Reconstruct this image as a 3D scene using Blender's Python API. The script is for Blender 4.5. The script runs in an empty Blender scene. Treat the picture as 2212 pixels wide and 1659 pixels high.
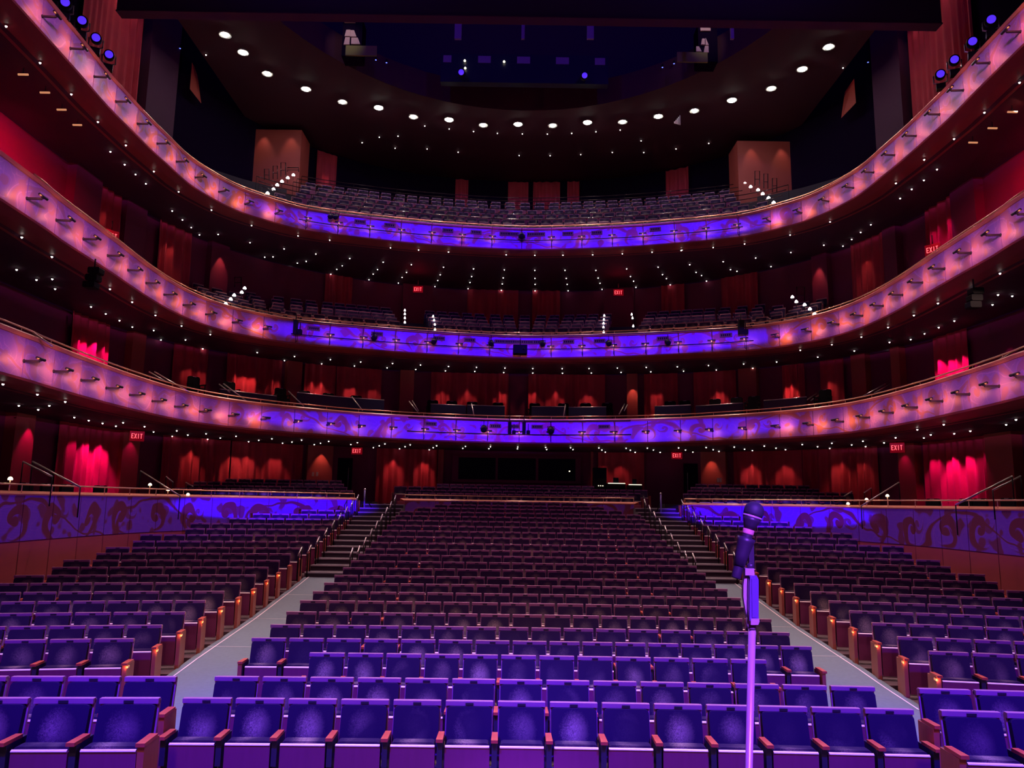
import bpy, math, random
from mathutils import Vector, Matrix
random.seed(7)
D = bpy.data
S = bpy.context.scene
COL = S.collection
PI = math.pi
# ------------------------------------------------------------------ camera, world, exposure
F = 1650.0; W2, H2 = 1106.0, 829.5
PITCH = math.atan((1085 - 829.5) / F); ROLL = math.radians(0.9)
CAM = Vector((-0.36, 0.0, 3.0))
Rc = Matrix.Rotation(PI / 2 + PITCH, 3, 'X') @ Matrix.Rotation(ROLL, 3, 'Z')
cd = D.cameras.new('camera'); cd.sensor_width = 36; cd.lens = F / 2212 * 36
cd.clip_start = 0.05; cd.clip_end = 300
cam = D.objects.new('camera', cd); COL.objects.link(cam)
cam.matrix_world = Matrix.Translation(CAM) @ Rc.to_4x4()
S.camera = cam
S.view_settings.view_transform = 'Standard'; S.view_settings.look = 'None'
S.view_settings.exposure = 0.0; S.view_settings.gamma = 1.0; S.view_settings.use_curve_mapping = False
wd = D.worlds.new('world'); S.world = wd; wd.use_nodes = True
bg = wd.node_tree.nodes['Background']; bg.inputs[0].default_value = (0.30, 0.03, 0.46, 1); bg.inputs[1].default_value = 0.16

def spot(name, loc, to, col, power, deg, blend=0.5, size=0.05, parent=None):
    l = D.lights.new(name, 'SPOT'); l.color = col; l.energy = power
    l.spot_size = math.radians(deg); l.spot_blend = blend; l.shadow_soft_size = size
    o = D.objects.new(name, l); COL.objects.link(o)
    o.location = loc; o.rotation_euler = (Vector(to) - Vector(loc)).to_track_quat('-Z', 'Y').to_euler()
    return o
BLUE = (0.07, 0.0, 1.0)
def slot(name, loc, to, col, power, deg, squash, blend=0.5):
    """profile lantern shuttered to a flat letterbox beam"""
    o = spot(name, loc, to, col, power, deg, blend, 0.05); o.scale = (1, squash, 1); return o
# stage wash on the front rows, from a rig over the stage
for sx in (-1, 1):
    spot('stage_wash_lamp', (sx * 3.5, 1.5, 10.5), (sx * 2.6, 9.0, 0.5), (0.035, 0.0, 1.0), 13000, 36, 0.8, 0.25)
    spot('stage_wash_lamp', (sx * 7.0, 1.0, 10.0), (sx * 8.2, 9.6, 0.5), (0.09, 0.0, 1.0), 8000, 40, 1.0, 0.25)
for sx in (-1, 1):
    spot('white_fill_lamp', (sx * 3.0, 0.5, 9.0), (sx * 3.0, 9.0, 0.6), (1.0, 0.42, 0.54), 850, 62, 1.0, 0.3)  # added white fill so the worn seat fronts show
# blue letterbox beams on each balcony front, hung level with it at the proscenium
for zt_ in (6.15, 10.1, 15.45):
    slot('front_light_lamp', (0, -2.0, zt_ + .05), (0, 34.5, zt_ + .05), BLUE, 58000, 42, 0.047, 0.35)
    for sx in (-1, 1):  # added lavender fill for the outer panels, not lanterns of the rig
        slot('side_fill_lamp', (sx * -2.0, -1.0, zt_), (sx * 13.0, 24.0, zt_), (0.60, 0.14, 0.80), 9800, 30, 0.10, 0.9)
        slot('side_fill_lamp', (sx * -3.0, -1.0, zt_), (sx * 12.5, 17.0, zt_), (0.68, 0.23, 0.80), 6200, 36, 0.12, 0.7)

for sx in (-1, 1):
    slot('parterre_side_lamp', (sx * -2.0, -1.0, 3.4), (sx * 12.0, 20.0, 2.4), (0.22, 0.01, 1.0), 5200, 34, 0.13, 0.8)
    slot('parterre_front_lamp', (sx * -1.5, 2.7, 2.75), (sx * 8.9, 27.8, 2.72), BLUE, 70000, 17, 0.12, 0.35)

# ------------------------------------------------------------------ projection helpers (where a seen point stands in the hall)
def ray(px, py):
    return (Rc @ Vector((px - W2, -(py - H2), -F))).normalized()
def at_y(px, py, Y):
    d = ray(px, py); return CAM + d * ((Y - CAM.y) / d.y)
def at_z(px, py, z):
    d = ray(px, py); return CAM + d * ((z - CAM.z) / d.z)
def isect(px, py, poly):
    d = ray(px, py); best = None
    for i in range(len(poly) - 1):
        x1, y1 = poly[i]; x2, y2 = poly[i + 1]
        ex, ey = x2 - x1, y2 - y1
        den = d.x * ey - d.y * ex
        if abs(den) < 1e-9: continue
        t = ((x1 - CAM.x) * ey - (y1 - CAM.y) * ex) / den
        u = ((x1 - CAM.x) * d.y - (y1 - CAM.y) * d.x) / den
        if t > 0 and -1e-6 <= u <= 1 + 1e-6 and (best is None or t > best[0]):
            best = (t, i + u)
    return best
def on_poly(px, py, poly):
    b = isect(px, py, poly)
    if b is None: return None
    return CAM + ray(px, py) * b[0]
def px_h(px, py, Y):
    return at_y(px, py, Y).z

# ------------------------------------------------------------------ materials
def mat(name, col, rough=0.6, metal=0.0, emit=None, es=0.0, noise=0.0, nscale=8.0, spec=0.5, sheen=0.0, stretch=None):
    m = D.materials.new(name); m.use_nodes = True
    nt = m.node_tree; b = nt.nodes['Principled BSDF']
    b.inputs['Base Color'].default_value = (*col, 1); b.inputs['Roughness'].default_value = rough
    b.inputs['Metallic'].default_value = metal
    b.inputs['Specular IOR Level'].default_value = spec
    if emit: b.inputs['Emission Color'].default_value = (*emit, 1); b.inputs['Emission Strength'].default_value = es
    if noise:
        tc = nt.nodes.new('ShaderNodeTexCoord'); mp = nt.nodes.new('ShaderNodeMapping')
        nz = nt.nodes.new('ShaderNodeTexNoise'); nz.inputs['Scale'].default_value = nscale; nz.inputs['Detail'].default_value = 5
        if stretch: mp.inputs['Scale'].default_value = stretch
        mx = nt.nodes.new('ShaderNodeMix'); mx.data_type = 'RGBA'
        mx.inputs[6].default_value = (*[c * (1 - noise) for c in col], 1); mx.inputs[7].default_value = (*[min(1, c * (1 + noise)) for c in col], 1)
        nt.links.new(tc.outputs['Object'], mp.inputs[0]); nt.links.new(mp.outputs[0], nz.inputs['Vector'])
        nt.links.new(nz.outputs['Fac'], mx.inputs[0]); nt.links.new(mx.outputs[2], b.inputs['Base Color'])
    return m
M = {}
M['seat_wood'] = mat('seat_wood', (0.27, 0.042, 0.13), 0.45, noise=0.12, nscale=3, stretch=(8, 8, 1))
M['arm_wood'] = mat('arm_wood', (0.62, 0.105, 0.06), 0.4, noise=0.12, nscale=5, stretch=(8, 1, 8))
M['end_wood'] = mat('end_wood', (0.50, 0.13, 0.075), 0.45, noise=0.15, nscale=4, stretch=(8, 8, 1))
M['band'] = mat('seat_back_cap', (0.42, 0.17, 0.34), 0.4, noise=0.08)
M['shell'] = mat('seat_back_shell', (0.48, 0.22, 0.26), 0.45, noise=0.08)
M['pan_edge'] = mat('pan_edge_highlight', (1.0, 0.76, 0.74), 0.4)  # overhead light caught on the wooden pan edge, painted as a pale strip
M['plate'] = mat('number_plate', (0.05, 0.05, 0.08), 0.3, 0.5)
M['standard'] = mat('painted_steel', (0.05, 0.045, 0.09), 0.35, 0.3)
M['fitting'] = mat('bright_fitting', (0.5, 0.5, 0.45), 0.3, 0.8)
M['wood'] = mat('orange_wood', (0.74, 0.29, 0.17), 0.42, noise=0.2, nscale=2, stretch=(2, 2, 14))
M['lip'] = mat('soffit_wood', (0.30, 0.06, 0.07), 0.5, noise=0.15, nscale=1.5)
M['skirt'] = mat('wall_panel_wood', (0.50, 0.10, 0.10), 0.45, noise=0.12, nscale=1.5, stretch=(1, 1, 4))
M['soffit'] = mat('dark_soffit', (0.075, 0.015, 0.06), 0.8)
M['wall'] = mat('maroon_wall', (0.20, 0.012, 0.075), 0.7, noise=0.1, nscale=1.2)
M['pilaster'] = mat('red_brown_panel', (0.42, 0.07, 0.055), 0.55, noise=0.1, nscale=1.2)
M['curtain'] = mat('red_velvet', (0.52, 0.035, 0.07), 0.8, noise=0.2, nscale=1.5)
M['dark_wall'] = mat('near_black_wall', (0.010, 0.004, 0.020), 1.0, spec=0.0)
M['ceiling'] = mat('dark_ceiling', (0.07, 0.018, 0.035), 0.8)
M['upper'] = mat('upper_void_black', (0.05, 0.03, 0.06), 0.8)
M['carpet'] = mat('grey_carpet', (0.165, 0.235, 0.27), 0.95, noise=0.14, nscale=14)
M['floor'] = mat('stalls_floor', (0.13, 0.08, 0.09), 0.8, noise=0.15, nscale=4)
M['step'] = mat('dark_step_carpet', (0.055, 0.04, 0.055), 0.9)
M['nosing'] = mat('pale_nosing', (0.45, 0.42, 0.42), 0.6)
M['line'] = mat('white_line', (0.85, 0.8, 0.85), 0.6)
M['black'] = mat('black_metal', (0.010, 0.009, 0.010), 0.6, 0.0, spec=0.12)
M['bracket'] = mat('bronze_black', (0.018, 0.012, 0.018), 0.5)
M['brass'] = mat('brass_rail', (0.78, 0.50, 0.34), 0.28, 0.75)
M['steel'] = mat('steel_rail', (0.55, 0.5, 0.48), 0.3, 0.85)
M['dark_rail'] = mat('dark_glossy_rail', (0.06, 0.035, 0.04), 0.15, 0.6)
M['box'] = mat('grey_outlet', (0.26, 0.29, 0.08), 0.6, spec=0.15)
M['navy'] = mat('navy_partition', (0.012, 0.018, 0.05), 0.35)
M['glass'] = mat('booth_glass', (0.004, 0.006, 0.014), 0.4, spec=0.08)
M['lens'] = mat('white_lamp', (1, 1, 1), 0.5, emit=(1, 0.90, 0.84), es=10)
M['lens_hot'] = mat('hot_lamp', (1, 1, 1), 0.5, emit=(1, 0.93, 0.88), es=90)
M['lens_step'] = mat('step_lamp', (1, 1, 1), 0.5, emit=(1, 0.97, 0.95), es=8)
M['lens_warm'] = mat('warm_lamp', (0.5, 0.2, 0.08), 0.5, emit=(1, 0.42, 0.2), es=0.55)
M['lens_blue'] = mat('blue_lens', (0.2, 0.2, 1), 0.2, emit=(0.10, 0.03, 1), es=0.9)
M['exit'] = mat('exit_red', (0.9, 0.05, 0.06), 0.5, emit=(1.0, 0.02, 0.05), es=1.6)
M['exit_face'] = mat('exit_face', (0.25, 0.02, 0.03), 0.5, emit=(1.0, 0.0, 0.03), es=0.12)
M['monitor'] = mat('monitor_lamp', (1, 1, 1), 0.5, emit=(0.95, 0.85, 0.6), es=2.0)
M['tiny_blue'] = mat('tiny_blue_lamp', (0.3, 0.3, 1), 0.5, emit=(0.15, 0.2, 1), es=2.0)
M['switch'] = mat('switch_plate', (0.75, 0.68, 0.6), 0.5)
M['cream'] = mat('cream_rim', (0.85, 0.75, 0.6), 0.4)
M['purple_panel'] = mat('pale_violet_panel', (0.30, 0.24, 0.42), 0.6)
M['truss'] = mat('pale_truss_panel', (0.62, 0.46, 0.40), 0.6)
M['stage'] = mat('stage_floor', (0.03, 0.025, 0.03), 0.5)
M['stand'] = mat('pale_stand', (0.62, 0.42, 0.62), 0.3, 0.2)
M['mic_body'] = mat('mic_body', (0.045, 0.03, 0.07), 0.4, 0.2)
M['mic_grille'] = mat('mic_grille', (0.035, 0.03, 0.07), 0.6, 0.2)
M['pouch'] = mat('receiver_box', (0.13, 0.06, 0.34), 0.35)
M['label'] = mat('pink_label', (0.75, 0.30, 0.40), 0.5)
M['post'] = mat('stanchion_post', (0.25, 0.2, 0.5), 0.35, 0.5)

def fabric():
    m = D.materials.new('worn_fabric'); m.use_nodes = True; nt = m.node_tree; N = nt.nodes; L = nt.links
    b = N['Principled BSDF']; b.inputs['Roughness'].default_value = 0.9; b.inputs['Specular IOR Level'].default_value = 0.2
    uv = N.new('ShaderNodeUVMap'); uv.uv_map = 'uv'
    geo = N.new('ShaderNodeNewGeometry')
    n1 = N.new('ShaderNodeTexNoise'); n1.inputs['Scale'].default_value = 1.9; n1.inputs['Detail'].default_value = 1
    L.new(geo.outputs['Position'], n1.inputs['Vector'])
    n2 = N.new('ShaderNodeTexNoise'); n2.inputs['Scale'].default_value = 60; n2.inputs['Detail'].default_value = 8; n2.inputs['Roughness'].default_value = 0.7; n2.inputs['Distortion'].default_value = 1.2
    L.new(geo.outputs['Position'], n2.inputs['Vector'])
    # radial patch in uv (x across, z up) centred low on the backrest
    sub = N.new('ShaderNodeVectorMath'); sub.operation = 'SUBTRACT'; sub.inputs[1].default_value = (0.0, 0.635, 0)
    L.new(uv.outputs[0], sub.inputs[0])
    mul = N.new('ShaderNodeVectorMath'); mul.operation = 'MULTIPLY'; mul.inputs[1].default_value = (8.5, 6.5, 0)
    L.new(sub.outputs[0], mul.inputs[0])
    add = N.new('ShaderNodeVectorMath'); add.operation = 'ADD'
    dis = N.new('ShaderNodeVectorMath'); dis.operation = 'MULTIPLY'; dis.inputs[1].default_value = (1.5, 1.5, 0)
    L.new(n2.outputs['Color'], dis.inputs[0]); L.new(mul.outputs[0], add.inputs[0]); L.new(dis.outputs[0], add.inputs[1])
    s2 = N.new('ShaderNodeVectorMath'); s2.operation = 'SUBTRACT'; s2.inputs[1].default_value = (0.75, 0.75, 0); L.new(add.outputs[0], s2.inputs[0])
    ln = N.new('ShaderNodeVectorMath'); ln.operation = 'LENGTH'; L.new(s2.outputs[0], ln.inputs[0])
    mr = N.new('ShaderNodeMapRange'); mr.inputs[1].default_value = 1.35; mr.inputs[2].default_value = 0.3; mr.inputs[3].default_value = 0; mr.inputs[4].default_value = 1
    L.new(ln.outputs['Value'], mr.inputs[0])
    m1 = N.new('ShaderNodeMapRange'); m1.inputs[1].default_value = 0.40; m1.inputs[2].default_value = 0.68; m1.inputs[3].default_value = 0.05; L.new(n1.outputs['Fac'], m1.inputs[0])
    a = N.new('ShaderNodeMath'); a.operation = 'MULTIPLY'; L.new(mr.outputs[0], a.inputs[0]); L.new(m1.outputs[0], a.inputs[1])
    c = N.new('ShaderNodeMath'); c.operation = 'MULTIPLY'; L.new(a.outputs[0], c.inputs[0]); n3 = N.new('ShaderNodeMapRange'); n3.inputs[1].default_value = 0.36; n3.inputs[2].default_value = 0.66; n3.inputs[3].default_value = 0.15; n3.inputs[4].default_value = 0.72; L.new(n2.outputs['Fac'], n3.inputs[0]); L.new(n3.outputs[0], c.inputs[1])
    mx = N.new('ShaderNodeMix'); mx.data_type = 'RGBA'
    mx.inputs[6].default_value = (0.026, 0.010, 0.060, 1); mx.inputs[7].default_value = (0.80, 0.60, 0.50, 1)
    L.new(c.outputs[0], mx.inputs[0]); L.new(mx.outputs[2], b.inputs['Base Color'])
    return m
M['fabric'] = fabric()

def fascia(name, period, big):
    """Perforated metal mesh over wood: scroll figures leave the wood bare."""
    m = D.materials.new(name); m.use_nodes = True; nt = m.node_tree; N = nt.nodes; L = nt.links
    b = N['Principled BSDF']
    def math_(op, a=None, c=None):
        n = N.new('ShaderNodeMath'); n.operation = op
        for i, v in enumerate((a, c)):
            if v is None: continue
            if isinstance(v, (int, float)): n.inputs[i].default_value = v
            else: L.new(v, n.inputs[i])
        return n.outputs[0]
    uv = N.new('ShaderNodeUVMap'); uv.uv_map = 'uv'
    nz = N.new('ShaderNodeTexNoise'); nz.inputs['Scale'].default_value = 1.1; nz.inputs['Detail'].default_value = 1
    L.new(uv.outputs[0], nz.inputs['Vector'])
    sp = N.new('ShaderNodeSeparateXYZ'); L.new(uv.outputs[0], sp.inputs[0])
    sn = N.new('ShaderNodeSeparateColor'); L.new(nz.outputs['Color'], sn.inputs[0])
    u = math_('ADD', sp.outputs[0], math_('MULTIPLY', math_('SUBTRACT', sn.outputs[0], 0.5), 0.55))
    v = math_('ADD', sp.outputs[1], math_('MULTIPLY', math_('SUBTRACT', sn.outputs[1], 0.5), 0.45))
    def soft(x, lo, hi):
        n = N.new('ShaderNodeMapRange'); n.interpolation_type = 'SMOOTHSTEP'; n.inputs[1].default_value = lo; n.inputs[2].default_value = hi
        n.inputs[3].default_value = 1; n.inputs[4].default_value = 0; L.new(x, n.inputs[0]); return n.outputs[0]
    def spiral(off, vc, R, turns, wd_):
        x = math_('SUBTRACT', math_('PINGPONG', math_('ADD', u, off), period), period * 0.5)
        y = math_('SUBTRACT', v, vc)
        r = math_('SQRT', math_('ADD', math_('MULTIPLY', x, x), math_('MULTIPLY', y, y)))
        th = math_('DIVIDE', math_('ARCTAN2', y, x), 2 * PI)
        ph = math_('FRACT', math_('ADD', math_('ADD', th, 10), math_('MULTIPLY', math_('LOGARITHM', math_('ADD', r, 0.03), 2.718), turns)))
        d = math_('ABSOLUTE', math_('SUBTRACT', ph, 0.5))
        inr = soft(r, R * .86, R)
        arm = math_('MULTIPLY', inr, soft(d, wd_ - sf, wd_ + sf))
        edge = math_('MULTIPLY', inr, soft(math_('ABSOLUTE', math_('SUBTRACT', d, wd_ + sf + .035)), 0.0, 0.03))
        return math_('MAXIMUM', arm, soft(r, R * .18, R * .26)), edge
    sf = .02 if big else .035
    a1, e1 = spiral(0.0, 0.46, 0.50 if big else .40, 0.55, .22)
    a2, e2 = spiral(period * 0.5 + 0.4, 0.62, 0.26, -0.5, .17)
    w = math_('SINE', math_('ADD', math_('MULTIPLY', u, 1.15), math_('MULTIPLY', math_('SINE', math_('MULTIPLY', v, 2.6)), 1.0)))
    dr = math_('ABSOLUTE', math_('SUBTRACT', math_('ADD', math_('MULTIPLY', w, 0.5), 0.45), v))
    rib = soft(dr, .03, .06 if big else .085); ribe = soft(math_('ABSOLUTE', math_('SUBTRACT', dr, 0.10)), .004, .016)
    nb = N.new('ShaderNodeTexNoise'); nb.inputs['Scale'].default_value = 2.4; nb.inputs['Detail'].default_value = 0.5; L.new(uv.outputs[0], nb.inputs['Vector'])
    blob = soft(math_('SUBTRACT', 1, nb.outputs['Fac']), .36, .42)
    contour = soft(math_('ABSOLUTE', math_('SUBTRACT', nb.outputs['Fac'], 0.5)), .004, .012)
    mask = math_('MAXIMUM', math_('MAXIMUM', math_('MAXIMUM', a1, math_('MULTIPLY', a2, .8)), rib), math_('MULTIPLY', blob, .9))
    edge = math_('MULTIPLY', math_('MAXIMUM', math_('MAXIMUM', e1, e2), math_('MAXIMUM', ribe, math_('MULTIPLY', contour, .7))), math_('SUBTRACT', 1, mask))
    pl = N.new('ShaderNodeMapRange'); L.new(math_('ABSOLUTE', math_('SUBTRACT', sp.outputs[0], 3.7)), pl.inputs[0]); pl.inputs[1].default_value = 13; pl.inputs[2].default_value = 20; pl.inputs[3].default_value = .80; pl.inputs[4].default_value = .38; plain = pl.outputs[0]
    ribs = math_('MULTIPLY', math_('ADD', math_('SINE', math_('MULTIPLY', sp.outputs[1], 190)), 1), 0.5)
    mx0 = N.new('ShaderNodeMix'); mx0.data_type = 'RGBA'; L.new(ribs, mx0.inputs[0])
    mx0.inputs[6].default_value = (0.42, 0.22, 0.62, 1) if not big else (0.22, 0.08, 0.60, 1); mx0.inputs[7].default_value = (0.56, 0.29, 0.80, 1) if not big else (0.34, 0.12, 0.80, 1)
    mx1 = N.new('ShaderNodeMix'); mx1.data_type = 'RGBA'; L.new(math_('MULTIPLY', edge, 0.6), mx1.inputs[0])
    L.new(mx0.outputs[2], mx1.inputs[6]); mx1.inputs[7].default_value = (0.85, 0.42, 0.85, 1) if not big else (0.45, 0.18, 0.70, 1)
    mx2 = N.new('ShaderNodeMix'); mx2.data_type = 'RGBA'; L.new(math_('MULTIPLY', mask, 0.94) if big else math_('MULTIPLY', mask, plain), mx2.inputs[0])
    L.new(mx1.outputs[2], mx2.inputs[6]); mx2.inputs[7].default_value = (0.62, 0.20, 0.045, 1) if not big else (0.26, 0.06, 0.035, 1)
    L.new(mx2.outputs[2], b.inputs['Base Color'])
    b.inputs['Roughness'].default_value = 0.42; b.inputs['Metallic'].default_value = 0.15
    return m
M['fascia'] = fascia('balcony_mesh_panel', 2.3, False)
M['fascia_low'] = fascia('parterre_mesh_panel', 1.5, True)

# ------------------------------------------------------------------ mesh helpers
class MB:
    def __init__(s): s.v = []; s.f = []; s.mi = []; s.uv = []; s.sm = []
    def face(s, pts, mi=0, uv=None, smooth=False):
        i0 = len(s.v); s.v += [tuple(p) for p in pts]; s.f.append(tuple(range(i0, i0 + len(pts)))); s.mi.append(mi)
        s.uv.append(uv or [(p[0], p[2]) for p in pts]); s.sm.append(smooth)
    def faces(s, verts, faces, mi=0, smooth=False):
        i0 = len(s.v); s.v += [tuple(p) for p in verts]
        for f in faces:
            s.f.append(tuple(i0 + k for k in f)); s.mi.append(mi); s.sm.append(smooth)
            s.uv.append([(verts[k][0], verts[k][2]) for k in f])
    def box(s, x0, x1, y0, y1, z0, z1, mi=0, M_=None):
        v = [Vector((x, y, z)) for z in (z0, z1) for y in (y0, y1) for x in (x0, x1)]
        if M_: v = [M_ @ p for p in v]
        s.faces(v, [(0, 2, 3, 1), (4, 5, 7, 6), (0, 1, 5, 4), (2, 6, 7, 3), (0, 4, 6, 2), (1, 3, 7, 5)], mi)
    def bev(s, x0, x1, y0, y1, z0, z1, b, mi=0, M_=None):
        """box with chamfered front/back outline in the XZ plane"""
        o = [(x0 + b, z0), (x1 - b, z0), (x1, z0 + b), (x1, z1 - b), (x1 - b * .3, z1 - b * .3), (x1 - b, z1), (x0 + b, z1), (x0 + b * .3, z1 - b * .3), (x0, z1 - b), (x0, z0 + b)]
        s.prism(o, y0, y1, mi, M_)
    def prism(s, o, y0, y1, mi=0, M_=None, shear=None):
        n = len(o)
        v = [Vector((x, y0, z)) for x, z in o] + [Vector((x, y1, z)) for x, z in o]
        if shear: v = [Vector((p.x, p.y + shear(p.z), p.z)) for p in v]
        if M_: v = [M_ @ p for p in v]
        s.faces(v, [tuple(range(n)), tuple(range(2 * n - 1, n - 1, -1))] + [(i, i + n, (i + 1) % n + n, (i + 1) % n) for i in range(n)], mi)
    def tube(s, pts, r, n=8, mi=0, caps=True, r2=None):
        pts = [Vector(p) for p in pts]; rings = []
        for i, p in enumerate(pts):
            t = (pts[min(i + 1, len(pts) - 1)] - pts[max(i - 1, 0)]).normalized()
            a = Vector((0, 0, 1)) if abs(t.z) < 0.9 else Vector((1, 0, 0))
            u = t.cross(a).normalized(); w = u.cross(t)
            rr = r if r2 is None else r + (r2 - r) * i / (len(pts) - 1)
            rings.append([p + (u * math.cos(2 * PI * k / n) + w * math.sin(2 * PI * k / n)) * rr for k in range(n)])
        v = [q for R in rings for q in R]; f = []
        for i in range(len(pts) - 1):
            for k in range(n):
                f.append((i * n + k, i * n + (k + 1) % n, (i + 1) * n + (k + 1) % n, (i + 1) * n + k))
        if caps: f += [tuple(range(n - 1, -1, -1)), tuple(range((len(pts) - 1) * n, len(pts) * n))]
        s.faces(v, f, mi, True)
    def lathe(s, prof, n=24, mi=0, M_=None):
        """prof: (r, z) pairs"""
        v = []; f = []
        for r, z in prof:
            for k in range(n):
                v.append(Vector((r * math.cos(2 * PI * k / n), r * math.sin(2 * PI * k / n), z)))
        if M_: v = [M_ @ p for p in v]
        for i in range(len(prof) - 1):
            for k in range(n):
                f.append((i * n + k, i * n + (k + 1) % n, (i + 1) * n + (k + 1) % n, (i + 1) * n + k))
        f += [tuple(range(n - 1, -1, -1)), tuple(range((len(prof) - 1) * n, len(prof) * n))]
        s.faces(v, f, mi, True)
    def build(s, name, mats, parent=None, loc=None):
        if not isinstance(mats, (list, tuple)): mats = [mats]
        me = D.meshes.new(name); me.from_pydata(s.v, [], s.f)
        for m in mats: me.materials.append(M[m] if isinstance(m, str) else m)
        me.polygons.foreach_set('material_index', s.mi); me.polygons.foreach_set('use_smooth', s.sm)
        l = me.uv_layers.new(name='uv'); flat = [c for p in s.uv for q in p for c in q]
        l.data.foreach_set('uv', flat)
        me.update()
        o = D.objects.new(name, me); COL.objects.link(o)
        if parent: o.parent = parent
        if loc is not None: o.location = loc
        return o
def tag(o, label=None, cat=None, group=None, kind=None):
    if label: o['label'] = label
    if cat: o['category'] = cat
    if group: o['group'] = group
    if kind: o['kind'] = kind
    return o
def empty(name, loc=(0, 0, 0), rz=0.0):
    o = D.objects.new(name, None); COL.objects.link(o); o.location = loc; o.rotation_euler = (0, 0, rz)
    o.empty_display_size = 0.1
    return o
def copy_tree(o, parent=None):
    c = o.copy(); COL.objects.link(c)
    if parent: c.parent = parent
    for ch in o.children:
        copy_tree(ch, c)
    return c
_O = 'zeroth first second third fourth fifth sixth seventh eighth ninth tenth eleventh twelfth thirteenth fourteenth fifteenth sixteenth seventeenth eighteenth nineteenth'.split()
_T = {2: 'twent', 3: 'thirt', 4: 'fort', 5: 'fift', 6: 'sixt', 7: 'sevent', 8: 'eight', 9: 'ninet'}
def ordn(n):
    if n < 20: return _O[n]
    if n >= 100: return 'hundred-and-' + ordn(n - 100) if n > 100 else 'hundredth'
    t, u = divmod(n, 10)
    return _T[t] + 'ieth' if u == 0 else _T[t] + 'y-' + _O[u]
def struct(o, name=None): o['kind'] = 'structure'; return o

# ------------------------------------------------------------------ plan curves
def smooth_half(pts):
    full = [(-x, y) for x, y in reversed(pts[1:])] + list(pts)
    out = []
    n = len(full)
    for i in range(n - 1):
        p0 = full[max(i - 1, 0)]; p1 = full[i]; p2 = full[i + 1]; p3 = full[min(i + 2, n - 1)]
        for k in range(6):
            t = k / 6
            out.append(tuple(0.5 * ((2 * p1[j]) + (-p0[j] + p2[j]) * t + (2 * p0[j] - 5 * p1[j] + 4 * p2[j] - p3[j]) * t * t + (-p0[j] + 3 * p1[j] - 3 * p2[j] + p3[j]) * t ** 3) for j in (0, 1)))
    out.append(full[-1])
    return out
class Curve:
    """plan polyline with arc length measured from the hall axis (negative = left)"""
    def __init__(s, pts):
        s.p = pts; L = [0]
        for i in range(1, len(pts)): L.append(L[-1] + math.dist(pts[i], pts[i - 1]))
        mid = L[len(pts) // 2]; s.s = [l - mid for l in L]
    def at(s, t):
        t = max(s.s[0], min(s.s[-1], t)); lo, hi = 0, len(s.s) - 1
        while hi - lo > 1:
            m = (lo + hi) // 2
            if s.s[m] <= t: lo = m
            else: hi = m
        k = (t - s.s[lo]) / max(1e-9, s.s[hi] - s.s[lo])
        a, b = s.p[lo], s.p[hi]
        p = Vector((a[0] + (b[0] - a[0]) * k, a[1] + (b[1] - a[1]) * k))
        i0, i1 = max(lo - 2, 0), min(hi + 2, len(s.p) - 1)
        tg = (Vector(s.p[i1]) - Vector(s.p[i0])).normalized()
        nrm = Vector((tg.y, -tg.x))          # points into the hall (towards the stage / axis)
        return p, tg, nrm
    def s_of_px(s, px, py):
        b = isect(px, py, s.p)
        if b is None: return None
        i = int(b[1]); i = min(i, len(s.s) - 2)
        return s.s[i] + (s.s[i + 1] - s.s[i]) * (b[1] - i)
    def pts(s, a, b, step=0.5, off=0.0):
        n = max(1, int(math.ceil(abs(b - a) / step))); out = []
        for k in range(n + 1):
            t = a + (b - a) * k / n; p, tg, nr = s.at(t)
            out.append((t, p + nr * off))
        return out
P1 = smooth_half([(0, 34.5), (1.45, 34.4), (2.9, 34.15), (4.3, 33.8), (5.68, 33.3), (7.0, 32.7), (8.3, 31.75), (9.4, 30.85), (10.45, 29.75), (11.25, 28.6), (11.8, 27.2), (12.05, 25.6), (12.12, 24), (12.12, 22.4), (12.02, 20.3), (11.88, 18.5), (11.75, 17.2), (11.3, 8), (11.1, 3)])
P2 = smooth_half([(0, 34.7), (2.1, 34.5), (4.9, 33.9), (7.5, 33.1), (8.8, 32.65), (10.1, 32.0), (11.15, 31.0), (11.95, 29.85), (12.45, 28.4), (12.65, 26.9), (12.65, 25.2), (12.55, 23.6), (12.42, 22), (12.33, 20.4), (12.25, 19), (12.1, 17.5), (11.6, 8), (11.4, 3)])
P3 = smooth_half([(0, 35.15), (1.5, 35.05), (3.4, 34.8), (5, 34.5), (6.4, 34.15), (8.7, 33.45), (10.1, 32.8), (11.15, 31.85), (12.05, 30.8), (12.65, 29.4), (13.0, 28), (13.07, 26.5), (13.13, 25.1), (13.12, 23.5), (13.1, 22.1), (12.98, 20.6), (12.88, 19), (12.6, 14), (12.3, 8), (12.1, 3)])
W01 = smooth_half([(0, 38.6), (4, 38.5), (8, 37.6), (11.5, 35.8), (14.2, 33), (15.8, 29.5), (16.2, 25), (16.1, 18), (15.7, 8), (15.5, 3)])
W2_ = smooth_half([(0, 42), (4, 41.8), (8, 40.6), (11.5, 38.4), (14.4, 35), (16.1, 30.5), (16.5, 25), (16.4, 18), (16.0, 8), (15.8, 3)])
W3_ = smooth_half([(0, 44.5), (5, 44.0), (9, 42.4), (12.5, 39.6), (15, 35.8), (16.8, 30.8), (17.2, 25), (17.1, 18), (16.8, 8), (16.6, 3)])
C1, C2, C3 = Curve(P1), Curve(P2), Curve(P3)
CW1, CW2, CW3 = Curve(W01), Curve(W2_), Curve(W3_)
Z1, Z2, Z3 = 6.626, 10.57, 15.93          # tops of the balcony panels
PH = 0.95
FL0 = 2.85                                 # parterre landing level

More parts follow.
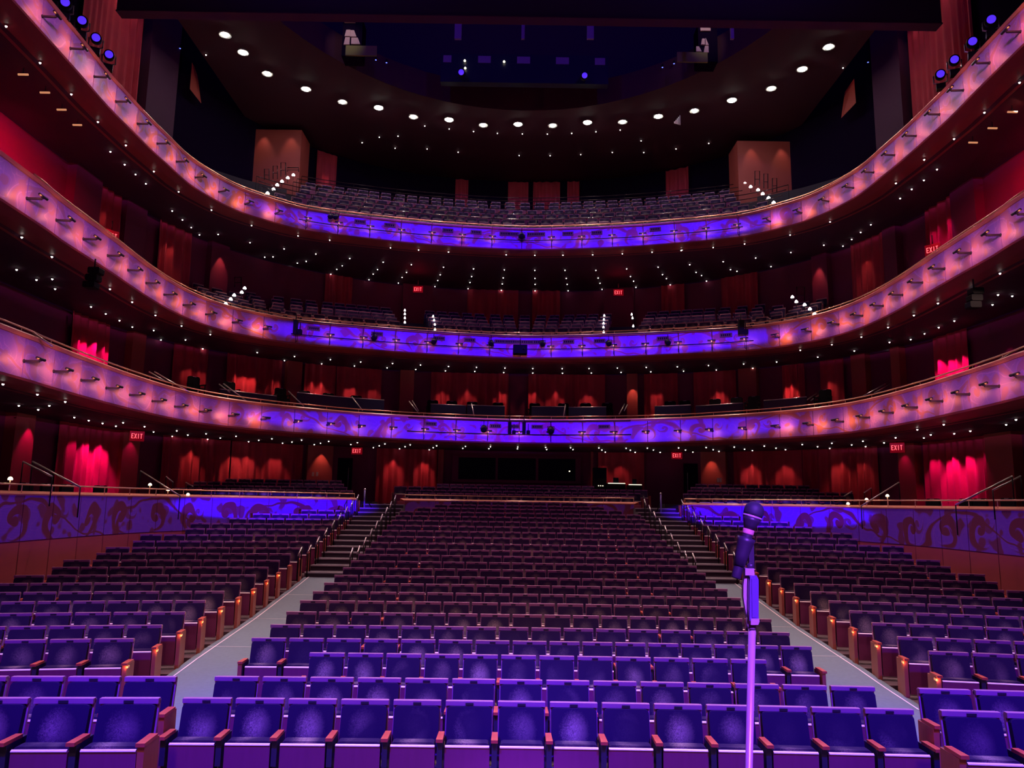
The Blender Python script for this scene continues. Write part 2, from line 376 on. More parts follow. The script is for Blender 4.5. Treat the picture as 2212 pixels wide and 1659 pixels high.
# ------------------------------------------------------------------ structure: floor, walls, ceilings
ZT = {}
ROWD = {1: 8.7, 2: 9.85, 3: 11.2, 4: 12.45, 5: 13.4, 6: 14.3, 7: 15.2, 8: 16.15, 9: 17.1, 10: 18.05, 11: 18.95, 12: 19.85, 13: 20.8, 14: 21.75, 15: 22.65, 16: 23.6, 17: 24.5, 18: 25.4, 19: 26.35, 20: 27.25, 21: 28.2, 22: 29.0, 23: 29.9, 24: 30.8}
ROWY = {1: 1515, 2: 1468, 3: 1415, 4: 1384, 5: 1355, 6: 1327, 7: 1302.5, 8: 1282.6, 9: 1264, 10: 1247.5, 11: 1231, 12: 1216, 13: 1202, 14: 1189.5, 15: 1176, 16: 1162.5, 17: 1149.6, 18: 1138.2, 19: 1127, 20: 1117, 21: 1107.8, 22: 1099, 23: 1091.5, 24: 1083.8}
for r in ROWD: ZT[r] = px_h(1117, ROWY[r], ROWD[r]) - 0.905 - 0.03 * max(0, (16 - r) / 15)
def floor_z(y):
    ks = sorted(ROWD)
    if y <= ROWD[1]: return ZT[1]
    for a, b in zip(ks, ks[1:]):
        if y <= ROWD[b]:
            k = (y - ROWD[a]) / (ROWD[b] - ROWD[a]); return ZT[a] + (ZT[b] - ZT[a]) * k
    return ZT[24]
def bend(x):
    ax = abs(x); return 0.0046 * ax * ax if ax < 4.5 else max(0.0115 * ax * ax - 0.12, 0.0)
# stalls floor: curved terraces
mb = MB()
xs = [-11.7 + 23.4 * i / 40 for i in range(41)]
def strip(mb, d0, z0, d1, z1, mi=0):
    for a, b in zip(xs, xs[1:]):
        mb.face([(a, d0 - bend(a), z0), (b, d0 - bend(b), z0), (b, d1 - bend(b), z1), (a, d1 - bend(a), z1)], mi)
strip(mb, 3.8, ZT[1] - .02, 8.0, ZT[1] - .02)
rr = sorted(ROWD)
for i, r in enumerate(rr):
    f0 = ROWD[r] - 0.62 if i else 8.0
    f1 = ROWD[rr[i + 1]] - 0.62 if i < len(rr) - 1 else 31.6
    zz = ZT[r]
    prev = ZT[rr[i - 1]] if i else ZT[1] - .02
    strip(mb, f0, prev, f0, zz); strip(mb, f0, zz, f1, zz)
struct(mb.build('floor', 'floor'))
# stage deck (the camera stands on it)
mb = MB(); mb.box(-11, 11, -7, 3.6, 1.25, 1.35, 0); mb.box(-11, 11, 3.5, 3.6, -0.2, 1.25, 0)
struct(mb.build('floor_stage', 'stage'))
# aisles
AXL, AXR = 4.47, 6.02
for sgn, nm in ((-1, 'left'), (1, 'right')):
    t = empty('aisle_carpet'); tag(t, 'grey %s aisle carpet running up to the stalls steps' % nm, 'carpet')
    mb = MB(); seg = [6.0, 7.0, 8.25, 9.4, 10.8, 12.2, 13.2, 14.2, 15.2, 16.2, 17.2, 18.2, 19.2, 20.4, 21.7]
    def az(y): return floor_z(y + .64) + 0.03
    for a, b in zip(seg, seg[1:]):
        wa = 1.0 if a > 11.5 else max(0.35, 1 - (11.5 - a) * 0.12); wb = 1.0 if b > 11.5 else max(0.35, 1 - (11.5 - b) * 0.12)
        def X(k, w): c = (AXL + AXR) / 2; return sgn * (c + (k - c) * w)
        q = [(X(AXL, wa), a, az(a)), (X(AXR, wa), a, az(a)), (X(AXR, wb), b, az(b)), (X(AXL, wb), b, az(b))]
        mb.face(q if sgn > 0 else q[::-1])
        for X0 in (AXL, AXR):
            mb.face([(X(X0, wa), a, az(a)), (X(X0, wb), b, az(b)), (X(X0, wb), b, az(b) - .5), (X(X0, wa), a, az(a) - .5)])
    mb.build('carpet_runner', 'carpet', t)
    mb = MB()
    for a, b in zip(seg[5:], seg[6:]):
        xo = sgn * (AXR - 0.13)
        mb.face([(xo - .014, a, az(a) + .006), (xo + .014, a, az(a) + .006), (xo + .014, b, az(b) + .006), (xo - .014, b, az(b) + .006)])
    for y in (12.8, 15.0, 17.3, 19.6):
        mb.face([(sgn * AXL, y, az(y) + .006), (sgn * AXR, y, az(y) + .006), (sgn * AXR, y + .012, az(y) + .007), (sgn * AXL, y + .012, az(y) + .007)])
    mb.build('edge_line', 'line', t)
    # stairs
    st = empty('aisle_steps'); tag(st, 'dark carpeted steps with pale nosings in the %s aisle' % nm, 'steps')
    mb = MB(); nb = MB(); n = 14
    for k in range(n):
        y0 = 21.7 + (30.4 - 21.7) * k / n; z1 = 0.86 + (FL0 - 0.86) * (k + 1) / n
        x0, x1 = sorted((sgn * AXL, sgn * AXR))
        mb.box(x0, x1, y0, y0 + 0.6215, z1 - 0.5, z1)
        nb.box(x0, x1, y0 - 0.012, y0 + 0.05, z1 - 0.03, z1 + 0.006)
    mb.build('step_block', 'step', st); nb.build('nosing', 'nosing', st)
# parterre floor with rising rows
PROW = {1: (32.7, 1067.5), 2: (33.7, 1061), 3: (34.7, 1054), 4: (35.7, 1047.5)}
PZ = {k: px_h(1117, y, d) - 0.905 for k, (d, y) in PROW.items()}
mb = MB()
for a in range(len(CW1.s) - 1): pass
def slab(mb, ca, cb, z_a, z_b, mi=0, n=80, sa=None, flip=False, off=0.0):
    """horizontal sheet between two plan curves with the same parameter"""
    A0, A1 = ca.s[0], ca.s[-1]; B0, B1 = cb.s[0], cb.s[-1]
    for k in range(n):
        t0, t1 = k / n, (k + 1) / n
        a0 = ca.at(A0 + (A1 - A0) * t0); a1 = ca.at(A0 + (A1 - A0) * t1); b0 = cb.at(B0 + (B1 - B0) * t0)[0]; b1 = cb.at(B0 + (B1 - B0) * t1)[0]
        p0 = a0[0] + a0[2] * off; p1 = a1[0] + a1[2] * off
        q = [(p0.x, p0.y, z_a), (p1.x, p1.y, z_a), (b1.x, b1.y, z_b), (b0.x, b0.y, z_b)]
        mb.face(q[::-1] if flip else q, mi)
# parterre wall plan (left, right mirrored) and centre piece
PL = [(-6.28, 29.9), (-7.4, 29.3), (-8.5, 28.4), (-9.5, 27.2), (-10.3, 25.9), (-10.95, 24.4), (-11.35, 22.9), (-11.55, 21.2), (-11.6, 19.3), (-11.6, 17), (-11.5, 14), (-11.4, 10), (-11.3, 5)]
def dense(pts, per=5):
    out = []
    n = len(pts)
    for i in range(n - 1):
        p0 = pts[max(i - 1, 0)]; p1 = pts[i]; p2 = pts[i + 1]; p3 = pts[min(i + 2, n - 1)]
        for k in range(per):
            t = k / per
            out.append(tuple(0.5 * ((2 * p1[j]) + (-p0[j] + p2[j]) * t + (2 * p0[j] - 5 * p1[j] + 4 * p2[j] - p3[j]) * t * t + (-p0[j] + 3 * p1[j] - 3 * p2[j] + p3[j]) * t ** 3) for j in (0, 1)))
    out.append(pts[-1]); return out
CPL = Curve(dense(PL)[::-1])                       # runs left->right (ends at the aisle)
CPR = Curve([(-x, y) for x, y in dense(PL)])
PC = [(-4.55, 30.3), (-3.0, 31.3), (-1.5, 31.85), (0, 32.0), (1.5, 31.85), (3.0, 31.3), (4.55, 30.3)]
CPC = Curve(dense(PC))
mb = MB()
# flat parterre floor from wall line to back wall
allp = CPL.p[:] + CPR.p[:]
for C_, s0 in ((CPL, -1), (CPR, 1)):
    L = C_.p
    Wd = CW1
    n = len(L) - 1
    for i in range(n):
        fa, fb = (i / n, (i + 1) / n)
        if s0 < 0: sa, sb = Wd.s[0] * (1 - fa) + 0.14 * Wd.s[0] * fa, Wd.s[0] * (1 - fb) + 0.14 * Wd.s[0] * fb
        else: sa, sb = Wd.s[-1] * fa + 0.14 * Wd.s[-1] * (1 - fa), Wd.s[-1] * fb + 0.14 * Wd.s[-1] * (1 - fb)
        wa = Wd.at(sa)[0]; wb = Wd.at(sb)[0]
        q = [(L[i][0], L[i][1], 2.35), (L[i + 1][0], L[i + 1][1], 2.35), (wb.x, wb.y, 2.35), (wa.x, wa.y, 2.35)]
        mb.face(q[::-1])
w0 = CW1.at(0.14 * CW1.s[0])[0]; w1 = CW1.at(0.14 * CW1.s[-1])[0]
mb.face([(-6.28, 29.9, 2.35), (6.28, 29.9, 2.35), (w1.x, w1.y, 2.35), (w0.x, w0.y, 2.35)]) if False else None
mb.box(-4.5, 4.5, 30.6, 38.6, 2.2, 2.33)
for sgn in (-1, 1):
    x0, x1 = sorted((sgn * AXL, sgn * 6.22)); mb.box(x0, x1, 30.4, 38.6, 2.4, FL0)
struct(mb.build('floor_parterre', 'step'))

def wall_strip(name, C_, z0, z1, m, a=None, b=None, off=0.0):
    mb = MB(); P = C_.pts(C_.s[0] if a is None else a, C_.s[-1] if b is None else b, 0.6, off)
    for (t0, p0), (t1, p1) in zip(P, P[1:]):
        mb.face([(p0.x, p0.y, z0), (p1.x, p1.y, z0), (p1.x, p1.y, z1), (p0.x, p0.y, z1)])
    return struct(mb.build(name, m))
wall_strip('wall_parterre', CW1, 2.0, 5.75, 'wall')
wall_strip('wall_lower_tier', CW1, 5.75, Z2 - 1.1, 'wall')
wall_strip('wall_middle_tier', CW2, Z2 - 1.2, Z3 - 1.1, 'wall')
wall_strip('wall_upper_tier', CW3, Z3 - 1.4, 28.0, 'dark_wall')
CEIL = 22.5
# upper ceiling with oval opening
OV = (0.0, 22.5, 11.6, 13.4)              # centre x, y, half-width, half-depth of the opening
def oval(a, gx=0.0): return (OV[0] + (OV[2] + gx) * math.sin(a), OV[1] + (OV[3] + gx) * math.cos(a))
mb = MB(); N_ = 72
for k in range(N_):
    a0, a1 = 2 * PI * k / N_, 2 * PI * (k + 1) / N_
    p0, p1 = oval(a0), oval(a1)
    def outp(a):
        x, y = math.sin(a), math.cos(a); s = min(14.4 / max(abs(x), 1e-6), (23.5 / max(abs(y), 1e-6)))
        return (x * s, 22.5 + y * s)
    q0, q1 = outp(a0), outp(a1)
    mb.face([(p0[0], p0[1], CEIL), (p1[0], p1[1], CEIL), (q1[0], q1[1], CEIL), (q0[0], q0[1], CEIL)][::1])
    mb.face([(p0[0], p0[1], CEIL), (p1[0], p1[1], CEIL), (p1[0], p1[1], CEIL + 1.3), (p0[0], p0[1], CEIL + 1.3)])
struct(mb.build('ceiling', 'ceiling'))
mb = MB(); mb.box(-18, 18, 2, 46, 28.0, 28.1); mb.box(-18, 18, 37.0, 37.2, 23.8, 28.0)
mb.box(-18.1, -17.9, 2, 46, 22.5, 28.0); mb.box(17.9, 18.1, 2, 46, 22.5, 28.0)
struct(mb.build('ceiling_upper_void', 'upper'))

# ------------------------------------------------------------------ balconies
def sheet(mb, C_, a, b, prof, mi=0, step=0.48, closed=False):
    """sweep a profile [(off, z)...] along the plan curve"""
    P = []
    n = max(1, int(math.ceil((b - a) / step)))
    for k in range(n + 1):
        t = a + (b - a) * k / n; p, tg, nr = C_.at(t)
        P.append([(p.x + nr.x * o, p.y + nr.y * o, z) for o, z in prof] + [t])
    m = len(prof)
    for A, B in zip(P, P[1:]):
        for j in range(m - 1 if not closed else m):
            j2 = (j + 1) % m
            mb.face([A[j], B[j], B[j2], A[j2]], mi, uv=[(A[-1], prof[j][1]), (B[-1], prof[j][1]), (B[-1], prof[j2][1]), (A[-1], prof[j2][1])])
def balcony(C_, CW, zt, label, key, rail_a, deck_drop):
    t = empty('balcony', (0, 0, 0)); tag(t, label, 'balcony')
    zb = zt - PH; pw = 1.44; smax = 30.3
    n = int(smax / pw)
    for k in range(-n, n):
        a, b = k * pw + 0.015, (k + 1) * pw - 0.015
        mb = MB(); mid = (a + b) / 2
        cuts = [a, a + (b - a) / 3, a + 2 * (b - a) / 3, b]
        for q0, q1 in zip(cuts, cuts[1:]):
            p0, _, n0 = C_.at(q0); p1, _, n1 = C_.at(q1)
            z0_, z1_ = zb + 0.015, zt - 0.015
            P = [(p0.x + n0.x * .03, p0.y + n0.y * .03, z0_), (p1.x + n1.x * .03, p1.y + n1.y * .03, z0_), (p1.x + n1.x * .03, p1.y + n1.y * .03, z1_), (p0.x + n0.x * .03, p0.y + n0.y * .03, z1_)]
            o = key * 3.7
            mb.face(P, 0, uv=[(q0 + o, 0), (q1 + o, 0), (q1 + o, PH), (q0 + o, PH)])
        for q, sg in ((a, 1), (b, -1)):
            p, tg, nr = C_.at(q)
            mb.face([(p.x, p.y, zb + .015), (p.x + nr.x * .03, p.y + nr.y * .03, zb + .015), (p.x + nr.x * .03, p.y + nr.y * .03, zt - .015), (p.x, p.y, zt - .015)])
        mb.build('fascia_panel', 'fascia', t)
    A, B = C_.s[0] + .01, C_.s[-1] - .01
    mb = MB(); sheet(mb, C_, A, B, [(0, zb), (0, zt)]); mb.build('fascia_backing', 'bracket', t)
    mb = MB(); sheet(mb, C_, A, B, [(0.07, zt - .01), (0.10, zt + .07), (0.04, zt + .115), (-0.25, zt + .125), (-0.25, zt - .01)], closed=True); mb.build('cap_rail', 'wood', t)
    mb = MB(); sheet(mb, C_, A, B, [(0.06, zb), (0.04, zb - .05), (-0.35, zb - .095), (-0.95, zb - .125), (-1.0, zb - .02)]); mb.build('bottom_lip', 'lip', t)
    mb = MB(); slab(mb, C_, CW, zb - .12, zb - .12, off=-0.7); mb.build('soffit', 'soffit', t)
    mb = MB(); slab(mb, C_, CW, zt - deck_drop, zt - deck_drop, off=-0.05); mb.build('deck', 'step', t)
    # rail
    mb = MB(); pts = [(p.x, p.y, zt + .25) for _, p in C_.pts(-rail_a, rail_a, 0.5, -0.1)]
    mb.tube(pts, 0.022, 6); mb.build('hand_rail', 'brass', t)
    for k in range(-n, n + 1):
        s_ = k * pw
        if abs(s_) > rail_a: continue
        p, tg, nr = C_.at(s_); mb = MB(); q = p - nr * .1
        mb.tube([(q.x, q.y, zt + .11), (q.x, q.y, zt + .24)], 0.012, 6); mb.build('rail_post', 'brass', t)
    return t
b1 = balcony(C1, CW1, Z1, 'lowest horseshoe balcony with scroll-patterned violet front above the parterre', 0, 25.5, 0.75)
b2 = balcony(C2, CW2, Z2, 'middle horseshoe balcony with scroll-patterned front and brass rail', 1, 25.5, 0.75)
b3 = balcony(C3, CW3, Z3, 'topmost horseshoe balcony with scroll-patterned front under the ceiling ring', 2, 26.0, 0.75)

# picture-light brackets at the panel seams
def bracket_proto():
    t = empty('bracket_lamp')
    mb = MB(); mb.tube([(0, 0.03, 0), (0, -0.02, 0)], 0.045, 8); mb.build('wall_plate', 'bracket', t)
    mb = MB(); mb.box(-.022, .022, -.36, -.02, -.025, .025); mb.build('arm', 'bracket', t)
    mb = MB(); mb.tube([(-.17, -.385, .055), (.17, -.385, .055)], 0.034, 10); mb.box(-.02, .02, -.40, -.34, 0, .05); mb.build('lamp_head', 'bracket', t)
    return t
bp = None
def brackets(C_, zt, tier, smax, power):
    global bp
    pw = 1.44; n = int(smax / pw); ks = list(range(-n, n + 1))
    for i, k in enumerate(ks):
        p, tg, nr = C_.at(k * pw); z = zt - PH + 0.40
        if bp is None: bp = bracket_proto(); o = bp
        else: o = copy_tree(bp)
        ang = math.atan2(nr.y, nr.x) + PI / 2
        o.location = (p.x + nr.x * .03, p.y + nr.y * .03, z); o.rotation_euler = (0, 0, ang)
        tag(o, 'dark bracket lamp on the %s balcony front, %s from the left' % (tier, ordn(i + 1)), 'lamp', '%s balcony bracket lamps' % tier)
        w = 1.0 if abs(k * pw) > 11 else 0.8
        o2 = (-1 if k < 0 else 1) * (.16 if w == 1 else 0.0)
        L_ = Vector((p.x + nr.x * .44 + tg.x * o2, p.y + nr.y * .44 + tg.y * o2, z + .02))
        T_ = Vector((p.x + tg.x * o2, p.y + tg.y * o2, z + .02))
        sp_ = spot('bracket_glow', L_, T_, (1.0, 0.30, 0.10) if w == 1 else (1.0, .36, .28), power * w * (1.0 if w == 1 else .8), 150, 0.9, 0.06)
brackets(C1, Z1, 'lowest', 24.6, 17)
brackets(C2, Z2, 'middle', 26.0, 17)
brackets(C3, Z3, 'topmost', 27.4, 17)

# equipment pipes on the centre stretches
def pipes(C_, zt, a, b, tier, upper):
    t = empty('lighting_pipe'); tag(t, 'dark lighting pipes bracketed in front of the %s balcony centre' % tier, 'pipe')
    mb = MB(); z = zt - PH + 0.33
    mb.tube([(p.x, p.y, z) for _, p in C_.pts(a, b, .5, .32)], .022, 6); mb.build('lower_pipe', 'black', t)
    mb = MB(); mb.tube([(p.x, p.y, zt - .02) for _, p in C_.pts(a, b, .5, upper)], .022, 6); mb.build('upper_pipe', 'black', t)
    k0, k1 = math.ceil(a / 1.44 - .2), math.floor(b / 1.44 + .2)
    for k in range(k0, k1 + 1):
        p, tg, nr = C_.at(k * 1.44); mb = MB()
        def q(o, z_, s_=0): return (p.x + nr.x * o + tg.x * s_, p.y + nr.y * o + tg.y * s_, z_)
        mb.faces([q(.04, zt - .40, -.012), q(.04, zt - .02, -.012), q(upper, zt - .02, -.012), q(.04, zt - .40, .012), q(.04, zt - .02, .012), q(upper, zt - .02, .012)], [(0, 1, 2), (3, 5, 4), (0, 2, 5, 3), (0, 3, 4, 1), (1, 4, 5, 2)])
        mb.build('gusset', 'lip', t)
        mb = MB(); mb.tube([q(.33, zt - PH + .33), q(.30, zt - PH + .04)], .012, 6); mb.tube([q(.03, zt - PH + .05), q(.30, zt - PH + .04)], .012, 6); mb.build('drop_bar', 'bracket', t)
    return t
s3a, s3b = C3.s_of_px(641, 460), C3.s_of_px(1608, 470)
s2a, s2b = C2.s_of_px(626, 690), C2.s_of_px(1631, 700)
s1a, s1b = C1.s_of_px(877, 905), C1.s_of_px(1366, 910)
pipes(C3, Z3, s3a, s3b, 'topmost', .42); pipes(C2, Z2, s2a, s2b, 'middle', .42); pipes(C1, Z1, s1a, s1b, 'lowest', .42)
# grey outlet boxes on the panels
def outlet(C_, zt, lst, tier):
    base = None
    for i, px in enumerate(lst):
        s_ = C_.s_of_px(px, 700); p, tg, nr = C_.at(s_)
        if i == 0 or base is None:
            base = empty('outlet_box')
            mb = MB(); mb.box(-.26, .26, -.07, .03, -.09, .09); mb.build('housing', 'box', base)
            mb = MB()
            for j in range(5): mb.box(-.20 + .085 * j, -.15 + .085 * j, -.076, -.068, -.045, .045)
            mb.build('socket_row', 'black', base); o = base
        else: o = copy_tree(base)
        o.location = (p.x + nr.x * .05, p.y + nr.y * .05, zt - .24); o.rotation_euler = (0, 0, math.atan2(nr.y, nr.x) + PI / 2)
        tag(o, 'grey outlet box on the %s balcony front, %s from the left' % (tier, ordn(i + 1)), 'outlet box', 'outlet boxes on the %s balcony' % tier)
def zx(l, ox, k=2.962): return [ox + v / k for v in l]
outlet(C3, Z3, [701, 767] and zx([80, 275, 655, 840, 1028, 1082, 1208, 1256, 1440, 1628, 2010], 740), 'topmost')
outlet(C2, Z2, [678] + zx([222, 620, 815, 1010, 1072, 1130, 1190, 1255, 1448, 1645, 2048], 740) + [1568], 'middle')
outlet(C1, Z1, [937, 1074, 1114, 1163, 1305], 'lowest')

# seats ---------------------------------------------------------------------------------------------------------------
def lean(z): return max(0.0, (z - 0.46)) * 0.24
def seat_parts():
    P = {}
    mb = MB(); b = .035; x = .236; z0, z1 = .47, .858
    o = [(-x, z0), (x, z0), (x, z1 - b), (x - b * .3, z1 - b * .3), (x - b, z1), (-x + b, z1), (-x + b * .3, z1 - b * .3), (-x, z1 - b)]
    mb.prism(o, -.035, .03, 0, shear=lean); P['backrest'] = (mb, 'fabric')
    mb = MB(); x = .25; z0, z1 = .32, .905; b = .015
    o = [(-x, z0), (x, z0), (x, z1 - b), (x - b, z1), (-x + b, z1), (-x, z1 - b)]
    mb.prism(o, .02, .05, 0, shear=lean); mb.box(-.25, .25, .082, .14, .860, .907); P['back_shell'] = (mb, 'band')
    mb = MB(); mb.box(-.042, .042, .074, .09, .868, .892); P['number_plate'] = (mb, 'plate')
    mb = MB(); mb.bev(-.225, .225, -.275, -.245, .075, .545, .012); P['seat_pan'] = (mb, 'seat_wood')
    mb = MB(); mb.faces([(-.222, -.288, .540), (.222, -.288, .540), (.222, -.284, .549), (-.222, -.284, .549), (-.222, -.266, .558), (.222, -.266, .558), (-.222, -.245, .540), (.222, -.245, .540)], [(0, 1, 2, 3), (3, 2, 5, 4), (4, 5, 7, 6), (0, 6, 7, 1), (0, 3, 4, 6), (1, 7, 5, 2)]); P['pan_edge'] = (mb, 'pan_edge')
    mb = MB(); mb.bev(-.218, .218, -.245, -.12, .12, .575, .03); P['seat_cushion'] = (mb, 'fabric')
    mb = MB()
    o = [(-.03, -.05), (.03, -.05), (.034, -.36), (-.034, -.36)]
    v = [Vector((-.275 + px_, py_, z + (py_ + .05) * -.02)) for z in (.600, .632) for px_, py_ in o]
    mb.faces(v, [(0, 3, 2, 1), (4, 5, 6, 7), (0, 1, 5, 4), (1, 2, 6, 5), (2, 3, 7, 6), (3, 0, 4, 7)]); P['armrest'] = (mb, 'arm_wood')
    mb = MB(); mb.box(-.302, -.248, -.30, -.20, .34, .598); mb.box(-.297, -.253, -.20, .04, 0, .598); mb.box(-.308, -.242, -.30, -.02, 0.0, .20)
    P['side_frame'] = (mb, 'standard')
    mb = MB(); mb.box(-.287, -.263, -.32, -.30, .22, .30); P['hinge_fitting'] = (mb, 'fitting')
    return P
SP = seat_parts()
def make_seat():
    t = empty('theatre_seat')
    objs = {}
    for k, (mb, m) in SP.items():
        par = t
        if k == 'number_plate': par = objs['back_shell']
        if k == 'pan_edge': par = objs['seat_pan']
        if k == 'hinge_fitting': par = objs['side_frame']
        objs[k] = mb.build(k, m, par)
    return t
PITCHW = .55
# extra pieces for row ends
def make_end(side, aisle):
    """end standard: side = -1 panel on the left of the seat, +1 on its right"""
    mb = MB(); x0 = -.31 if side < 0 else .25
    mb.box(x0, x0 + .055, -.33, .02, .0, .598)
    e = mb.build('end_panel', 'end_wood')
    out = [e]
    if side > 0:
        mb = MB(); mb.box(.243, .315, -.36, -.05, .600, .632); out.append(mb.build('armrest', 'arm_wood'))
    if aisle:
        mb = MB(); xx = x0 - .008 if side < 0 else x0 + .06
        mb.box(xx, xx + .008, -.325, -.24, .555, .585); out.append(mb.build('aisle_light', 'lens_warm'))
    return out
_END = {(s_, a): make_end(s_, a) for s_ in (-1, 1) for a in (0, 1)}
mb = MB(); mb.box(.248, .302, -.30, -.20, .34, .598); mb.box(.253, .297, -.20, .04, 0, .598); mb.box(.242, .308, -.30, -.02, 0.0, .20)
_ENDX = [mb.build('side_frame', 'standard')]
mb = MB(); mb.faces([Vector((-v[0], v[1], v[2])) for v in SP['armrest'][0].v], [f[::-1] for f in SP['armrest'][0].f]); _ENDX.append(mb.build('armrest', 'arm_wood'))
for o in _ENDX: COL.objects.unlink(o)
for L_ in _END.values():
    for o in L_: COL.objects.unlink(o)
seat_list = []      # (x, y, z, pitch, rot, rowlabel, block, idx, end flags)
def add_row(r, block, x0, x1, n, d0=None, z=None, widths=None, rz=None, yfun=None):
    tot = x1 - x0; ws = widths or [1] * n; k = tot / sum(ws); x = x0
    for i in range(n):
        w = ws[i] * k; xc = x + w / 2; x += w
        if yfun: y, rot = yfun(xc)
        else:
            y = d0 - bend(xc); rot = math.atan((bend(xc + .05) - bend(xc - .05)) / .1) * -1
        ends = (i == 0, i == n - 1)
        seat_list.append(dict(x=xc, y=y, z=z, p=w / math.cos(rot), rot=rot, row=r, block=block, i=i, n=n, ends=ends))
for r in range(1, 25):
    d = ROWD[r]; z = ZT[r]
    if r == 1: add_row(r, 'centre', -3.90, 4.07, 14, d, z)
    elif r == 2: add_row(r, 'centre', -3.99, 4.19, 14, d, z)
    elif r == 3: add_row(r, 'centre', -3.18, 3.31, 12, d, z)
    elif r <= 21: add_row(r, 'centre', -4.40, 4.42, 16, d, z, [1.06] * 8 + [.94] * 8 if r % 2 == 0 else None)
    elif r == 22: add_row(r, 'centre', -3.86, 3.86, 14, d, z)
    elif r == 23: add_row(r, 'centre', -3.3, 3.3, 12, d, z)
    else: add_row(r, 'centre', -2.75, 2.75, 10, d, z)
YF1, YF2 = 7.6, 8.78
zs = px_h(190, 1512, YF1) - .905; zs2 = px_h(250, 1465, YF2) - .905
eL1, eL2 = at_y(342, 1510, YF1).x, -4.0
eR1, eR2 = at_y(2036, 1530, YF1).x, 4.17
def fy(Y, x0, s_): return lambda x: (Y - .06 * (abs(x) - abs(x0)), s_ * .06)
add_row(1, 'left', eL1 - 4 * .602, eL1, 4, z=zs, yfun=fy(YF1, eL1, 1))
add_row(2, 'left', eL2 - 4 * .602, eL2, 4, z=zs2, yfun=fy(YF2, eL2, 1))
add_row(1, 'right', eR1, eR1 + 4 * .602, 4, z=zs, yfun=fy(YF1, eR1, -1))
add_row(2, 'right', eR2, eR2 + 4 * .602, 4, z=zs2, yfun=fy(YF2, eR2, -1))
mb = MB()
for (e, sg) in ((min(abs(eL1), abs(eL2)) - .05, -1), (min(eR1, eR2) - .05, 1)):
    x0, x1 = sorted((sg * e, sg * 8.6)); mb.box(x0, x1, 6.9, 8.05, -.3, zs); mb.box(x0, x1, 8.05, 9.2, -.3, zs2)
struct(mb.build('floor_side_platforms', 'floor'))
for r in range(4, 22):
    d = ROWD[r]; z = ZT[r]
    lim = {21: 8.05, 20: 9.2, 19: 9.9, 18: 10.4, 17: 10.75}.get(r, 11.2)
    if r <= 6: lim = 10.9
    n = int((lim - 6.08) / .585)
    st = 0.0 if r % 2 else 0.0
    w = .585 if r % 2 else .615
    n = int((lim - 6.08) / w)
    add_row(r, 'left', -6.08 - n * w, -6.08, n, d, z)
    add_row(r, 'right', 6.08, 6.08 + n * w, n, d, z)
seat_list.sort(key=lambda s: math.hypot(s['x'] - CAM.x, s['y']) + 0.0 * s['z'])
def vis(s): # inside the picture (roughly)
    v = Rc.transposed() @ (Vector((s['x'], s['y'], s['z'] + .8)) - CAM)
    px_ = W2 + F * v.x / -v.z; return -40 < px_ < 2252
near = [s for s in seat_list if vis(s)][:300]
nid = set(id(s) for s in near)
rest = [s for s in seat_list if id(s) not in nid]
proto = make_seat(); used = False
BL = {'centre': 'centre block', 'left': 'left block', 'right': 'right block'}
end_lights = []
for s_ in near:
    o = copy_tree(proto)
    o.location = (s_['x'], s_['y'], s_['z']); o.rotation_euler = (0, 0, s_['rot'])
    o.scale = (s_['p'] / PITCHW, 1, 1)
    if s_['ends'][0] or s_['ends'][1]:
        for side, fl in ((-1, s_['ends'][0]), (1, s_['ends'][1])):
            if not fl: continue
            if s_['row'] <= 2 and not ((s_['block'] == 'left' and side > 0) or (s_['block'] == 'right' and side < 0)):
                if side > 0:
                    for e in _ENDX: c = e.copy(); COL.objects.link(c); c.parent = o
                continue
            ais = 1 if ((s_['block'] == 'left' and side > 0) or (s_['block'] == 'right' and side < 0)) and s_['row'] > 3 else 0
            for e in _END[(side, ais)]:
                c = e.copy(); COL.objects.link(c); c.parent = o
            if ais:
                R_ = Matrix.Rotation(s_['rot'], 3, 'Z'); p_ = R_ @ Vector((side * .33, -.30, .57)) + Vector((s_['x'], s_['y'], s_['z']))
                end_lights.append((p_, R_ @ Vector((side * .15, -.02, -.5)) + p_, side))
    tag(o, 'dark folding seat, %s row of the stalls %s, %s from its left end' % (ordn(s_['row']), BL[s_['block']], ordn(s_['i'] + 1)), 'seat', 'folding seats of the stalls %s' % BL[s_['block']])
for c_ in [g for ch in proto.children for g in ch.children] + list(proto.children) + [proto]: D.objects.remove(c_)
for p_, q_, sd in end_lights:
    l = D.lights.new('aisle_glow', 'POINT'); l.color = (1, .30, .12); l.energy = 0.9; l.shadow_soft_size = .02
    o = D.objects.new('aisle_glow', l); COL.objects.link(o); o.location = p_ + Vector((sd * .025, -.03, 0))
